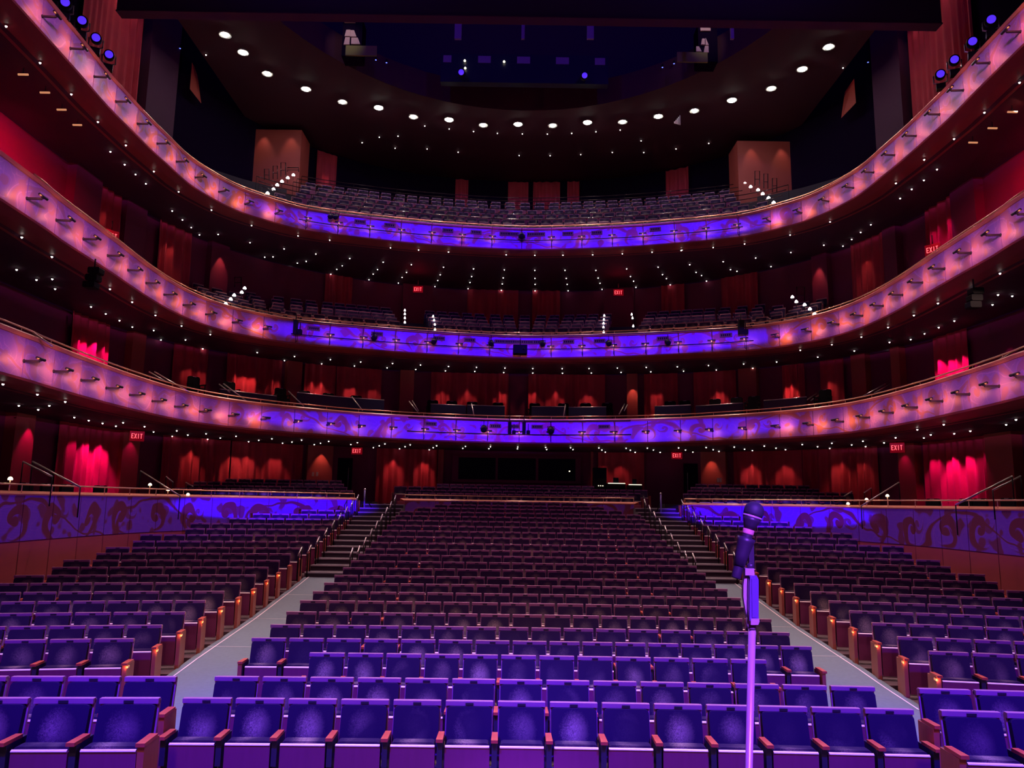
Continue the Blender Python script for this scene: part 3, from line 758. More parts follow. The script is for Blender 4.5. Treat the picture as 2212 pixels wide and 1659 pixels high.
# rear seats as one object
def merge_seats(name, lst, label, cat, keys=None):
    mats = ['fabric', 'band', 'plate', 'seat_wood', 'pan_edge', 'arm_wood', 'standard', 'end_wood']
    out = MB()
    for s_ in lst:
        T = Matrix.Translation((s_['x'], s_['y'], s_['z'])) @ Matrix.Rotation(s_['rot'], 4, 'Z') @ Matrix.Diagonal((s_['p'] / PITCHW, 1, 1, 1))
        ks = [k for k in SP if k != 'hinge_fitting' and (not keys or k in keys)]
        for k in ks:
            mb, m = SP[k]; i0 = len(out.v)
            out.v += [tuple(T @ Vector(p)) for p in mb.v]
            for f, sm, uv in zip(mb.f, mb.sm, mb.uv):
                out.f.append(tuple(i0 + q for q in f)); out.mi.append(mats.index(m)); out.sm.append(sm); out.uv.append(uv)
        for side, fl in ((-1, s_['ends'][0]), (1, s_['ends'][1])):
            if fl:
                x0 = -.31 if side < 0 else .25
                out.box(x0, x0 + .06, -.34, .10, 0.0, .60, 7, T)
                if side > 0: out.box(.243, .315, -.36, -.05, .600, .632, 5, T)
    o = out.build(name, mats); tag(o, label, cat, kind='stuff'); return o
# parterre rows (part of the distant mass)
rows_p = []
def prow(px0, px1, py, d, z, n):
    a = at_y(px0, py, d).x; b = at_y(px1, py, d).x; w = (b - a) / n
    for i in range(n):
        x = a + w * (i + .5)
        rows_p.append(dict(x=x, y=d - bend(x) * .35, z=z, p=w, rot=0, ends=(i == 0, i == n - 1)))
for k, (d, y) in PROW.items():
    prow(*{1: (880, 1372), 2: (875, 1385), 3: (850, 1400), 4: (942, 1285)}[k], y, d, PZ[k], {1: 16, 2: 17, 3: 18, 4: 12}[k])
for k, (y, pl, pr) in {1: (1057, (390, 764), (1474, 1815)), 2: (1050, (415, 752), (1483, 1830)), 3: (1043, (430, 745), (1490, 1760)), 4: (1036, (495, 740), (1500, 1740))}.items():
    d = 31.0 + k * .85; z = px_h(600, y, d) - .905
    prow(pl[0], pl[1], y, d, z, round((at_y(pl[1], y, d).x - at_y(pl[0], y, d).x) / .56))
    z = px_h(1600, y + 11, d) - .905
    prow(pr[0], pr[1], y + 11, d, z, round((at_y(pr[1], y, d).x - at_y(pr[0], y, d).x) / .56))
merge_seats('rear_seats', rest + rows_p, 'dark folding seats filling the rear stalls rows and the parterre rows behind them', 'seats')
# platforms under the parterre side rows
mb = MB()
for k in range(1, 5):
    d = 31.0 + k * .85
    for (a, b, px, y) in ((-11.5, -6.4, 600, {1: 1057, 2: 1050, 3: 1043, 4: 1036}[k]), (6.4, 11.5, 1600, {1: 1068, 2: 1061, 3: 1054, 4: 1047}[k])):
        z = px_h(px, y, d) - .905; mb.box(a, b, d - .6, d + .25 if k < 4 else d + .8, 2.36, z - .0)
for k, (d, y) in PROW.items(): mb.box(-4.4, 4.4, d - .6, d + .4 if k < 4 else 37.9, 2.34, PZ[k])
struct(mb.build('floor_parterre_risers', 'step'))

# balcony seats: rows follow the balcony curve
def bal_row(C_, off, z, pxa, pxb, py, w=.56, bulge=1.0):
    a = C_.s_of_px(pxa, py); b = C_.s_of_px(pxb, py); n = max(1, round((b - a) * (1 + 0.0) / w)); out = []
    for i in range(n):
        s_ = a + (b - a) * (i + .5) / n; p, tg, nr = C_.at(s_); q = p - nr * off
        out.append(dict(x=q.x, y=q.y, z=z, p=(b - a) / n, rot=math.atan2(nr.y, nr.x) + PI / 2, ends=(i == 0, i == n - 1)))
    return out
bal = []
T3Z = []; T2Z = []
for i, y in enumerate((481, 470, 459.5, 450, 441.5, 434)):
    off = 1.1 + .95 * i; z = px_h(1117, y + 2, 35.1 + off) - .905; T3Z.append((off, z))
    for q in bal_row(C3, off, z, (566, 622, 660, 668, 676, 684)[i], (1690, 1630, 1584, 1576, 1568, 1560)[i], 460): q['tier'] = 3; q['r'] = i; bal.append(q)
for i, y in enumerate((707, 700, 693, 686, 679.5)):
    off = 1.1 + .95 * i; z = px_h(1117, y, 34.7 + off) - .905; T2Z.append((off, z))
    for (a, b) in ((496 + 8 * i + (74 if i == 4 else 0), 872), (940, 1302), (1372, 1722 - 8 * i - (74 if i == 4 else 0))):
        for q in bal_row(C2, off, z, a, b, 690): q['tier'] = 2; q['r'] = i; bal.append(q)
def raked(C_, zs, s0, s1, name, m='step'):
    mb = MB()
    for i, (off, z) in enumerate(zs):
        o0 = off - .62; o1 = off + .33 if i < len(zs) - 1 else off + 1.2
        sheet(mb, C_, s0, s1, [(-o0, z - .6), (-o0, z), (-o1, z)], step=.8)
    return mb
o = raked(C3, T3Z, -13.5, 13.5, 'r').build('raked_floor', 'step', b3)
o = raked(C2, T2Z, -13.0, 13.0, 'r').build('raked_floor', 'step', b2)
bal.sort(key=lambda q: q['y'] + (0 if q['tier'] == 2 else 1.2))
bproto = None
mb = MB()
bm_ = ['fabric', 'shell', 'seat_wood', 'pan_edge', 'standard']
for k, mi in (('backrest', 0), ('back_shell', 1), ('seat_pan', 2), ('pan_edge', 3), ('seat_cushion', 0), ('armrest', 1), ('side_frame', 4)):
    src, _ = SP[k]; i0 = len(mb.v); mb.v += src.v
    for f, sm, uv in zip(src.f, src.sm, src.uv): mb.f.append(tuple(i0 + q for q in f)); mb.mi.append(mi); mb.sm.append(sm); mb.uv.append(uv)
cnt = {}
indiv = bal[:300]; indiv.sort(key=lambda q: (q['tier'], q['r'], q['x']))
for q in indiv:
    if bproto is None: o = mb.build('folding_chair', bm_); bproto = o
    else: o = bproto.copy(); COL.objects.link(o)
    o.location = (q['x'], q['y'], q['z']); o.rotation_euler = (0, 0, q['rot']); o.scale = (q['p'] / PITCHW, 1, 1)
    key = (q['tier'], q['r']); cnt[key] = cnt.get(key, 0) + 1
    nm = 'middle' if q['tier'] == 2 else 'topmost'
    tag(o, 'dark folding seat, %s balcony, %s row, %s from its left end' % (nm, ordn(q['r'] + 1), ordn(cnt[key])), 'seat', '%s balcony seats' % nm)
if bal[300:]: merge_seats('rear_balcony_seats', bal[300:], 'dark seats in the rearmost rows of the topmost balcony', 'seats')
# rails in front of the top balcony rows
for i, (off, z) in enumerate(T3Z):
    t = empty('row_rail'); tag(t, 'thin steel rail in front of the %s seat row of the topmost balcony' % ordn(i + 1), 'rail', 'row rails of the topmost balcony')
    mb = MB(); s0, s1 = C3.s_of_px((575, 588, 600, 664, 672, 680)[i], 460), C3.s_of_px((1680, 1668, 1656, 1580, 1572, 1564)[i], 460)
    P = C3.pts(s0, s1, .7, -(off - .55)); mb.tube([(p.x, p.y, z + .93) for _, p in P], .02, 6); mb.build('rail_tube', 'dark_rail', t)
    mb = MB()
    for k, (_, p) in enumerate(P):
        if k % 3 == 0: mb.tube([(p.x, p.y, z - .02), (p.x, p.y, z + .93)], .012, 5)
    mb.build('rail_posts', 'black', t)
# pale oval backed chairs behind the last rows
def oval_chair():
    t = empty('oval_back_chair')
    mb = MB(); pts = [(.24 * math.cos(a), .06 * math.sin(a) * 0 + .2, .78 + .14 * math.sin(a)) for a in [PI * k / 10 for k in range(11)]]
    mb.tube([(.24, .2, .45)] + pts + [(-.24, .2, .45)], .022, 6); mb.build('back_frame', 'cream', t)
    mb = MB(); mb.box(-.19, .19, .19, .21, .52, .84); mb.build('backrest', 'black', t)
    mb = MB(); mb.box(-.23, .23, -.22, .22, .42, .48); mb.build('seat', 'fabric', t)
    for sx in (-1, 1):
        for sy in (-1, 1):
            mb = MB(); mb.tube([(sx * .2, sy * .18, 0), (sx * .2, sy * .18, .43)], .015, 6); mb.build('leg', 'black', t)
    return t
oc = None
lst = [(790, 660, 2), (820, 664, 2), (980, 678, 2), (1010, 680, 2), (1226, 683, 2), (1259, 684, 2), (1411, 676, 2), (1453, 674, 2), (669, 387, 3), (719, 396, 3), (1545, 404, 3), (1575, 403, 3)]
mbp2 = MB(); mbp3 = MB()
for i, (px, py, tr) in enumerate(lst):
    C_ = C2 if tr == 2 else C3; off = 6.1 if tr == 2 else 7.2; Dm = (34.7 if tr == 2 else 35.1)
    s_ = C_.s_of_px(px, 690 if tr == 2 else 460); p, tg, nr = C_.at(s_); q = p - nr * off
    z = px_h(px, py, q.y) - .93
    o = copy_tree(oc) if oc else oval_chair(); oc = oc or o
    o.location = (q.x, q.y, z); o.rotation_euler = (0, 0, math.atan2(nr.y, nr.x) + PI / 2)
    (mbp2 if tr == 2 else mbp3).box(q.x - .5, q.x + .5, q.y - .4, q.y + .4, z - .3, z - .002)
    tag(o, 'loose chair with a pale rim behind the last %s balcony row, %s from the left' % ('middle' if tr == 2 else 'topmost', ordn(i + 1 if tr == 2 else i - 7)), 'chair', 'pale-rimmed loose chairs')
mbp2.build('chair_platform', 'step', b2); mbp3.build('chair_platform', 'step', b3)

# ------------------------------------------------------------------ parterre fronts
def parterre(C_, label, a, b, pw, key, low):
    t = empty('parterre_front'); tag(t, label, 'low wall')
    n = max(1, round((b - a) / pw)); w = (b - a) / n
    zt, zb = 2.985, 1.95
    for k in range(n):
        q0, q1 = a + k * w + .01, a + (k + 1) * w - .01; mb = MB(); m_ = (q0 + q1) / 2
        for u0, u1 in ((q0, m_), (m_, q1)):
            p0, _, n0 = C_.at(u0); p1, _, n1 = C_.at(u1)
            mb.face([(p0.x + n0.x * .03, p0.y + n0.y * .03, zb), (p1.x + n1.x * .03, p1.y + n1.y * .03, zb), (p1.x + n1.x * .03, p1.y + n1.y * .03, zt), (p0.x + n0.x * .03, p0.y + n0.y * .03, zt)], 0,
                    uv=[(u0 + key, 0), (u1 + key, 0), (u1 + key, 1.0), (u0 + key, 1.0)])
        mb.build('fascia_panel', 'fascia_low', t)
        if low:
            mb = MB(); p0, _, n0 = C_.at(q0); p1, _, n1 = C_.at(q1)
            mb.face([(p0.x + n0.x * .03, p0.y + n0.y * .03, -.2), (p1.x + n1.x * .03, p1.y + n1.y * .03, -.2), (p1.x + n1.x * .03, p1.y + n1.y * .03, zb - .03), (p0.x + n0.x * .03, p0.y + n0.y * .03, zb - .03)])
            mb.build('skirting_panel', 'skirt', t)
    mb = MB(); sheet(mb, C_, a, b, [(0, -.2), (0, zt)]); mb.build('backing', 'lip', t)
    mb = MB(); sheet(mb, C_, a, b, [(0.05, zt), (0.06, zt + .035), (-.30, zt + .10), (-.30, zt - .6)]); mb.build('cap_rail', 'wood', t)
    mb = MB(); P = C_.pts(a + .1, b - .1, .5, -.05); mb.tube([(p.x, p.y, 3.235) for _, p in P], .022, 6); mb.build('hand_rail', 'brass', t)
    for k in range(n + 1):
        p, _, nr = C_.at(min(b - .1, max(a + .1, a + k * w))); mb = MB(); q = p - nr * .05
        mb.tube([(q.x, q.y, zt + .03), (q.x, q.y, 3.23)], .011, 6); mb.build('rail_post', 'brass', t)
    for e in (a, b):
        p, tg, nr = C_.at(e); mb = MB(); q = p - nr * .3
        mb.box(min(p.x, q.x) - .06, max(p.x, q.x) + .06, min(p.y, q.y) - .03, max(p.y, q.y) + .03, 1.2, zt); mb.build('end_post', 'skirt', t)
parterre(CPL, 'curved left parterre front with blue scroll panels over brown wood', CPL.s[0], CPL.s[-1], 1.16, 0.0, True)
parterre(CPR, 'curved right parterre front with blue scroll panels over brown wood', CPR.s[0], CPR.s[-1], 1.16, 20.0, True)
parterre(CPC, 'centre parterre front with orange wood cap behind the last stalls row', CPC.s[0], CPC.s[-1], 1.5, 41.0, False)

# ------------------------------------------------------------------ wall dressing: curtains, pilasters
def span(CW, pxa, pxb, py): return CW.s_of_px(pxa, py), CW.s_of_px(pxb, py)
CN = {}
def curtain(CW, pxa, pxb, py, z0, z1, where, mt='curtain'):
    a, b = span(CW, pxa, pxb, py); mb = MB(); n = max(8, int((b - a) / .05)); rows = []
    ph = random.random() * 6
    zs = [z0, z0 + .3 * (z1 - z0), z0 + .7 * (z1 - z0), z1]
    for k in range(n + 1):
        s_ = a + (b - a) * k / n; p, tg, nr = CW.at(s_)
        x = (s_ - a); wv = .5 + .5 * math.sin(x * 15 + ph + 1.8 * math.sin(x * 2.3 + ph)); am = .11 * (0.7 + .3 * math.sin(x * 1.1 + ph))
        rows.append([(p.x + nr.x * (.09 + am * 2 * wv * g), p.y + nr.y * (.09 + am * 2 * wv * g), z) for z, g in zip(zs, (1.1, 1.0, .85, .6))])
    for A, B in zip(rows, rows[1:]):
        for j in range(3): mb.face([A[j], B[j], B[j + 1], A[j + 1]])
    i = CN[where] = CN.get(where, 0) + 1
    o = mb.build('curtain', mt); tag(o, 'red pleated curtain on the %s wall, %s from the left' % (where, ordn(i)), 'curtain', 'red wall curtains'); return o
def pil(CW, pxa, pxb, py, z0, z1, d=.35, m='pilaster'):
    a, b = span(CW, pxa, pxb, py); p0, _, n0 = CW.at(a); p1, _, n1 = CW.at(b); mb = MB()
    A = [(p0.x, p0.y), (p1.x, p1.y), (p1.x + n1.x * d, p1.y + n1.y * d), (p0.x + n0.x * d, p0.y + n0.y * d)]
    v = [(x, y, z) for z in (z0, z1) for x, y in A]
    mb.faces(v, [(0, 1, 2, 3), (4, 7, 6, 5), (0, 4, 5, 1), (1, 5, 6, 2), (2, 6, 7, 3), (3, 7, 4, 0)]); o = mb.build('wall_pilaster', m); struct(o)
ztop0 = Z1 - PH - .13
for a, b in ((112, 246), (340, 492), (495, 652), (812, 944), (1292, 1392), (1586, 1735), (1738, 1900), (2002, 2150)):
    curtain(CW1, a, b, 1000, 2.4, ztop0, 'parterre')
for a, b in ((0, 44), (246, 284), (660, 716), (946, 956), (1516, 1571), (1955, 1992), (2152, 2212)): pil(CW1, a, b, 1000, 2.36, ztop0)
zt1 = Z2 - PH - .13; zf1 = Z1 - .74
for a, b in ((128, 214), (362, 440), (480, 604), (652, 722), (724, 822), (930, 1098), (1141, 1307), (1392, 1465), (1500, 1592), (1693, 1742), (1778, 1830), (2030, 2108)):
    curtain(CW1, a, b, 860, zf1 + 1.0, zt1, 'lowest balcony')
for a, b in ((260, 290), (612, 645), (862, 892), (1355, 1378), (1600, 1640), (1852, 1885), (1942, 1962)): pil(CW1, a, b, 860, zf1, zt1)
zt2 = Z3 - PH - .13; zf2 = Z2 - .7
for a, b in ((184, 240), (326, 398), (700, 760), (1010, 1120), (1150, 1210), (1430, 1480), (1560, 1640), (1846, 1924), (2018, 2082)):
    curtain(CW2, a, b, 620, zf2 + .5, zt2, 'middle balcony')
for a, b in ((120, 182), (242, 290), (442, 482), (870, 935), (1305, 1370), (1764, 1798), (1925, 1955), (2084, 2140)): pil(CW2, a, b, 600, zf2, zt2, m='wall')
for a, b in ((156, 292), (680, 725), (984, 1012), (1098, 1142), (1152, 1210), (1226, 1252), (1440, 1490), (1972, 2120)):
    curtain(CW3, a, b, 380 if a > 300 and a < 1700 else 150, Z3 - .6, 22.4 if a > 300 and a < 1700 else 27.5, 'topmost balcony')
# lit blocks beside the top balcony stairs
for (pa, pb, pt, d, nm) in ((541, 648, 280, 37.6, 'left'), (1594, 1712, 305, 37.6, 'right')):
    a = at_y(pa, 350, d).x; b = at_y(pb, 350, d).x; zt_ = px_h((pa + pb) / 2, pt, d)
    mb = MB(); mb.box(a, b, d, d + 1.6, 15.0, zt_)
    o = mb.build('wall_lit_block', 'pilaster'); struct(o)
    for q in (.25, .8): spot('block_scallop', (a + (b - a) * q, d - .35, zt_ + .1), (a + (b - a) * q, d + .02, zt_ - 3), (1, .5, .38), 38, 56, .8, .04)
# slanted lit panels far up on both sides
for pts_, nm in (([(415, 135), (410, 192), (432, 220), (424, 160)], 'left'), ([(1845, 170), (1849, 222), (1820, 252), (1828, 195)], 'right')):
    mb = MB(); P = [at_y(x, y, 33.0 + (i % 2) * .0 + (.8 if i in (2, 3) else 0)) for i, (x, y) in enumerate(pts_)]
    mb.face(P); mb.face([p + Vector((0, .15, 0)) for p in P][::-1]); o = mb.build('wall_slanted_panel', 'pilaster'); struct(o)
    c = sum(P, Vector()) / 4; spot('panel_scallop', c + Vector((0, -1.2, 1.8)), c, (1, .35, .25), 45, 40, .9, .05)
# scallop lamps washing curtains and walls
def scallop(CW, px, py, z, power=10, col=(1, .42, .32), off=.42, drop=2.2, deg=62, n='curtain_scallop'):
    p = on_poly(px, py, CW.p); s_ = CW.s_of_px(px, py); q, tg, nr = CW.at(s_)
    spot(n, (q.x + nr.x * (off + .15), q.y + nr.y * (off + .15), z), (q.x + nr.x * .12, q.y + nr.y * .12, z - drop), col, power, deg, .7, .03)
RED = (1, .01, .45)
for px, pw_, c in ((30, 70, RED), (140, 90, RED), (172, 420, RED), (205, 420, RED), (262, 30, RED), (405, 45, None), (500, 60, None), (530, 60, None), (590, 45, None), (690, 40, None), (848, 55, None), (915, 50, None), (1340, 25, None), (1300, 25, None), (1540, 40, None), (1625, 60, None), (1700, 45, None), (1820, 45, None), (1870, 25, None), (1970, 25, RED), (2030, 160, RED), (2068, 420, RED), (2105, 300, RED), (2135, 60, RED)):
    scallop(CW1, px, 1000, ztop0 - .15, pw_ * (.8 if c is not RED else .62), c or (1, .36, .26), off=.5, drop=2.0, deg=62)
for px, pw_, c in ((150, 200, RED), (178, 220, RED), (205, 120, RED), (395, 25, None), (425, 25, None), (505, 75, (1, .3, .22)), (530, 110, (1, .3, .22)), (590, 30, None), (670, 50, None), (690, 50, None), (755, 60, None), (805, 30, None), (955, 45, None), (1010, 40, None), (1085, 45, None), (1150, 45, None), (1200, 40, None), (1270, 40, None), (1368, 50, None), (1420, 35, None), (1555, 60, None), (1712, 120, (1, .3, .22)), (1800, 35, None), (2048, 190, RED), (2075, 240, RED), (2100, 150, RED), (2190, 60, RED)):
    scallop(CW1, px, 860, zt1 - .55, pw_ * (.6 if c is not RED else 1.1), c or (1, .38, .28), off=.45, drop=1.8, deg=62)
for px, py, pw_, c in ((200, 560, 40, None), (350, 580, 60, None), (462, 600, 110, (1, .3, .2)), (730, 650, 20, None), (790, 650, 18, None), (1070, 650, 14, None), (1180, 650, 14, None), (1455, 650, 30, None), (1600, 640, 30, None), (1780, 610, 110, (1, .3, .2)), (1880, 580, 60, None), (2035, 520, 200, RED), (2065, 500, 200, RED), (1990, 560, 40, RED)):
    scallop(CW2, px, py, zt2 - (.3 if px in (200, 350, 462, 1780, 1880, 2035, 2065, 1990) else 1.4), pw_ * (.6 if c is not RED else .4), c or (1, .38, .28), off=.5, drop=2.4, deg=50)
for px, py, pw_ in ((700, 390, 25), (998, 390, 60), (1120, 390, 40), (1182, 390, 80), (1240, 390, 45), (1465, 390, 15)):
    scallop(CW3, px, py, px_h(px, 352, CW3.at(CW3.s_of_px(px, py))[0].y), pw_, (1, .28, .24), off=.3, drop=2.8, deg=38)
for px in (205, 250): scallop(CW3, px, 150, 25.0, 75, (1, .55, .5), off=.9, drop=4, deg=75)
for px in (2010, 2080): scallop(CW3, px, 150, 25.0, 75, (1, .55, .5), off=.9, drop=4, deg=75)
for a, b in ((296, 362), (1905, 1968)): pil(CW3, a, b, 200, Z3 - .6, 27.9, .5, 'soffit')
# broad red washes on the side walls of the middle balcony
spot('red_wash_lamp', (-12.9, 20.0, 13.6), (-16.5, 22.5, 12.2), (1, .01, .12), 1700, 80, .8, .1)
spot('red_wash_lamp', (12.9, 20.0, 13.6), (16.5, 22.5, 12.2), (1, .01, .12), 1700, 80, .8, .1)

# ------------------------------------------------------------------ small lamps
def disc(mb, p, r, n=10, dz=-.01):
    pts = [(p[0] + r * math.cos(2 * PI * k / n), p[1] + r * math.sin(2 * PI * k / n), p[2] + dz) for k in range(n)]
    mb.face(pts[::-1], 0)
def dl_mesh(r, name, m):
    mb = MB(); n = 12
    mb.lathe([(r * 1.25, .0), (r * 1.3, -.012), (r * 1.05, -.015), (r * 1.0, .0)], n, 1)
    mb.lathe([(r, -.002), (r, -.018), (r * .75, -.036), (r * .3, -.046)], n, 0)
    o = mb.build(name, [m, 'fitting']); COL.objects.unlink(o); return o
_dl = dl_mesh(.027, 'downlight', 'lens')
def downlights(pts, z, where, group, base=_dl, nm=None):
    for i, (x, y) in enumerate(sorted(pts)):
        p = at_z(x, y, z); o = base.copy(); COL.objects.link(o); o.location = p; o.name = nm or 'downlight'
        d_ = (p - CAM).length; 
        tag(o, 'small white downlight %s, %s from the left' % (where, ordn(i + 1)), 'light', group)
def Z_(l, ox, oy, k=2.962): return [(ox + a / k, oy + b / k) for a, b in l]
t3 = Z_([(257, 399), (457, 600), (627, 777), (806, 927), (985, 1094), (1143, 1224), (1353, 1341), (1610, 1440), (1907, 1507), (2110, 1534), (707, 968), (798, 1050), (868, 1113), (934, 1173), (1102, 1347), (1168, 1404), (1224, 1453), (1276, 1500), (1396, 1497), (1600, 1550), (1818, 1590), (2021, 1623), (1694, 1643), (1747, 1641), (40, 165)], 0, 0)
t3 += Z_([(1854, 230), (1903, 200), (1959, 189), (1638, 188), (2190, 217), (2155, 240), (2117, 271)], 0, 500)
t3 += Z_([(307, 102), (487, 116), (678, 129), (1047, 147), (1230, 150), (1410, 149), (1600, 147), (1790, 140), (1980, 130), (2166, 119), (46, 171), (260, 194), (224, 241), (196, 270), (169, 307), (440, 210), (409, 259), (381, 291), (357, 328), (646, 226), (625, 275), (609, 311), (591, 350), (838, 237), (826, 286), (815, 324), (803, 364), (1035, 243), (1028, 295), (1022, 333), (1016, 374), (1230, 246), (1231, 298), (1232, 336), (1232, 377), (1423, 246), (1431, 298), (1437, 336), (1443, 377), (1621, 246), (1635, 296), (1647, 329), (1660, 368), (1818, 237), (1842, 286), (1862, 316), (1877, 355), (2019, 226), (2047, 273), (2072, 299), (2097, 339)], 740, 500)
t3 += Z_([(695, 20), (404, 77), (203, 100), (3, 117), (53, 210), (94, 259), (129, 279), (160, 315), (267, 191), (314, 242), (355, 252), (391, 285), (475, 167), (573, 222), (612, 250), (700, 132), (911, 85), (1033, 91), (1089, 48)], 1472, 500)
t3 += Z_([(951, 1417), (1212, 1435), (1147, 1484), (1372, 1170), (1473, 1208), (1399, 1267), (1551, 1150), (1635, 1081), (1553, 1019), (1744, 886), (1938, 717), (2163, 525)], 1472, 0)
t2 = Z_([(140, 33), (333, 158), (107, 241), (234, 306), (335, 301), (353, 364), (583, 479), (677, 524), (765, 567), (847, 608), (704, 365), (846, 448), (995, 533), (1162, 601), (1346, 656), (984, 630), (1030, 691), (1187, 691), (1298, 748), (1581, 799), (1646, 772), (1820, 823), (1885, 797), (2058, 844), (2114, 817)], 0, 500)
t2 += Z_([(116, 832), (76, 858), (320, 842), (285, 870), (499, 852), (468, 880), (678, 861), (658, 889), (857, 867), (846, 893), (1039, 871), (1031, 900), (1217, 874), (1217, 903), (1405, 875), (1407, 904), (1577, 874), (1592, 903), (1758, 871), (1782, 899), (1943, 867), (1972, 895), (2142, 863), (2182, 891)], 740, 500)
t2 += Z_([(173, 855), (223, 883), (398, 845), (456, 872), (609, 832), (678, 859), (760, 757), (872, 801), (914, 838), (962, 721), (1106, 761), (1151, 672), (1324, 767), (1331, 706), (1322, 610), (1487, 533), (1467, 688), (1555, 651), (1641, 456), (1646, 611), (1746, 569), (1852, 367), (1990, 465), (2025, 402), (2116, 410), (2038, 265)], 1472, 500)
t1 = Z_([(20, 972), (240, 1038), (418, 1085), (121, 1110), (245, 1136), (316, 1110), (476, 1186), (568, 1206), (657, 1224), (788, 1220), (742, 1242), (925, 1245), (983, 1279), (1131, 1272), (1102, 1307), (1202, 1299), (1319, 1291), (1329, 1326), (1410, 1318), (1510, 1307), (1591, 1342), (1656, 1333), (1740, 1323), (1808, 1352), (1868, 1344), (1930, 1332), (2011, 1361), (2051, 1352), (2103, 1340)], 0, 500)
t1 += Z_([(95, 1348), (53, 1360), (271, 1356), (235, 1368), (197, 1380), (433, 1362), (400, 1374), (365, 1388), (602, 1368), (580, 1380), (555, 1394), (786, 1372), (769, 1385), (946, 1374), (936, 1387), (1121, 1376), (1119, 1388), (1299, 1378), (1306, 1392), (1459, 1380), (1474, 1392), (1640, 1382), (1659, 1395), (1681, 1409), (1814, 1384), (1841, 1397), (1872, 1410), (1950, 1383), (1989, 1395), (2032, 1410), (2150, 1382)], 740, 500)
t1 += Z_([(26, 1395), (73, 1409), (158, 1379), (203, 1393), (240, 1404), (338, 1376), (404, 1390), (454, 1399), (530, 1370), (605, 1383), (666, 1393), (773, 1360), (871, 1374), (949, 1385), (962, 1351), (1089, 1362), (1161, 1338), (1178, 1373), (1296, 1349), (1370, 1316), (1551, 1317), (1509, 1264), (1595, 1297), (1745, 1290), (1678, 1231), (1848, 1273), (2077, 1232), (2140, 1200)], 1472, 500)
downlights(t3, Z3 - PH - .135, 'under the topmost balcony', 'downlights under the topmost balcony')
downlights(t2, Z2 - PH - .135, 'under the middle balcony', 'downlights under the middle balcony')
downlights(t1, Z1 - PH - .135, 'under the lowest balcony', 'downlights under the lowest balcony')
ceil_s = Z_([(526, 804), (682, 823), (838, 839), (991, 851), (1150, 855), (1310, 856), (1466, 851), (1621, 841), (1776, 830), (235, 876), (355, 869), (125, 911), (336, 946), (541, 951), (740, 972), (1130, 993), (1328, 994), (1524, 987), (1726, 973), (1927, 974), (2133, 951), (1910, 899)], 740, 0) + [(1531, 309), (445, 118), (1821, 146)]
downlights(ceil_s, CEIL - .012, 'in the ceiling behind the bright ring', 'small ceiling downlights')
# bright ring lamps
ring = [(455, 17, 1), (486, 75, .7), (525, 113, 1), (577, 159, .7), (661, 192, 1), (740, 220, .6), (818, 232, 1.5), (893, 252, .6), (970, 258, 1.5), (1044, 270, .6), (1119, 268, 1.3), (1194, 271, .6), (1269, 264, 1.5), (1345, 263, .6), (1422, 251, 1), (1500, 239, .7), (1581, 216, 1.4), (1666, 191, .7), (1733, 149, 1), (1790, 101, .8), (1824, 47, 1)]
for i, (x, y, w) in enumerate(ring):
    p = at_z(x, y, CEIL - .06); t = empty('ring_downlight', p)
    mb = MB(); mb.lathe([(.24, .05), (.27, -.02), (.235, -.03), (.22, 0.0)], 16); mb.build('housing', 'fitting', t)
    mb = MB(); mb.lathe([(.06 + .08 * w, -.012), (.05 + .07 * w, -.06)], 16); mb.build('lens', 'lens_hot', t)
    tag(t, 'large bright downlight in the ceiling ring, %s from the left' % ordn(i + 1), 'light', 'bright ring downlights')
    spot('house_lamp', p + Vector((0, 0, -.12)), (p.x * .75, p.y - 9 - 3 * (i % 3), 1.0), (1, .62, .62), 1000 * w, 62, .6, .08)
# added fill over the stalls, unseen sources topping up the ring lamps
for sx in (-1, 1):
    spot('house_fill_lamp', (sx * 6, 13, 24), (sx * 5, 10, 0.5), (1, .66, .74), 15000, 46, .9, .2)
    spot('house_fill_lamp', (sx * 6, 19, 17.5), (sx * 5, 20, 1.0), (1, .48, .56), 2300, 66, .9, .2)
# light thrown down by the rows of downlights under each balcony
for (C_, z_, offs, pw_) in ((C1, Z1 - PH - .2, 1.6, 80), (C2, Z2 - PH - .2, .8, 200), (C3, Z3 - PH - .2, 1.6, 260)):
    for k in range(-8, 9):
        p, tg, nr = C_.at(k * 2.88); q = p - nr * offs
        spot('downlight_glow', (q.x, q.y, z_), (q.x + nr.x * 1.2, q.y + nr.y * 1.2, z_ - 3), (1, .60, .54), pw_ * (.6 if abs(k) > 4 else 1), 110, .9, .05)

# step lamps
def step_lamps(pts, C_, offs, where, r=.05):
    for i, ((x, y), off) in enumerate(zip(pts, offs)):
        s_ = C_.s_of_px(x, y); p, tg, nr = C_.at(s_); yy = (p - nr * off).y; P = at_y(x, y, yy)
        mb = MB(); mb.lathe([(r, -.03), (r * 1.0, .0), (r * .5, .06), (r * .2, .08)], 10); mb.tube([(0, 0, -.28), (0, 0, -.03)], .012, 6, 1)
        o = mb.build('step_lamp', ['lens_step', 'black'], loc=P)
        tag(o, 'white step lamp %s, %s up' % (where, ordn(i + 1)), 'light', 'white step lamps')
step_lamps([(480 + a / 5.821, 330 + b / 5.821) for a, b in ((530, 565), (570, 510), (645, 460), (692, 405), (752, 360), (825, 315), (895, 280))], C3, [.3 + .9 * i for i in range(7)], 'on the left topmost balcony steps', .085)
step_lamps([(1472 + a / 2.962, b / 2.962) for a, b in ((620, 1330), (590, 1297), (557, 1267), (520, 1240), (490, 1215), (443, 1195), (405, 1172))], C3, [.3 + .9 * i for i in range(7)], 'on the right topmost balcony steps', .085)
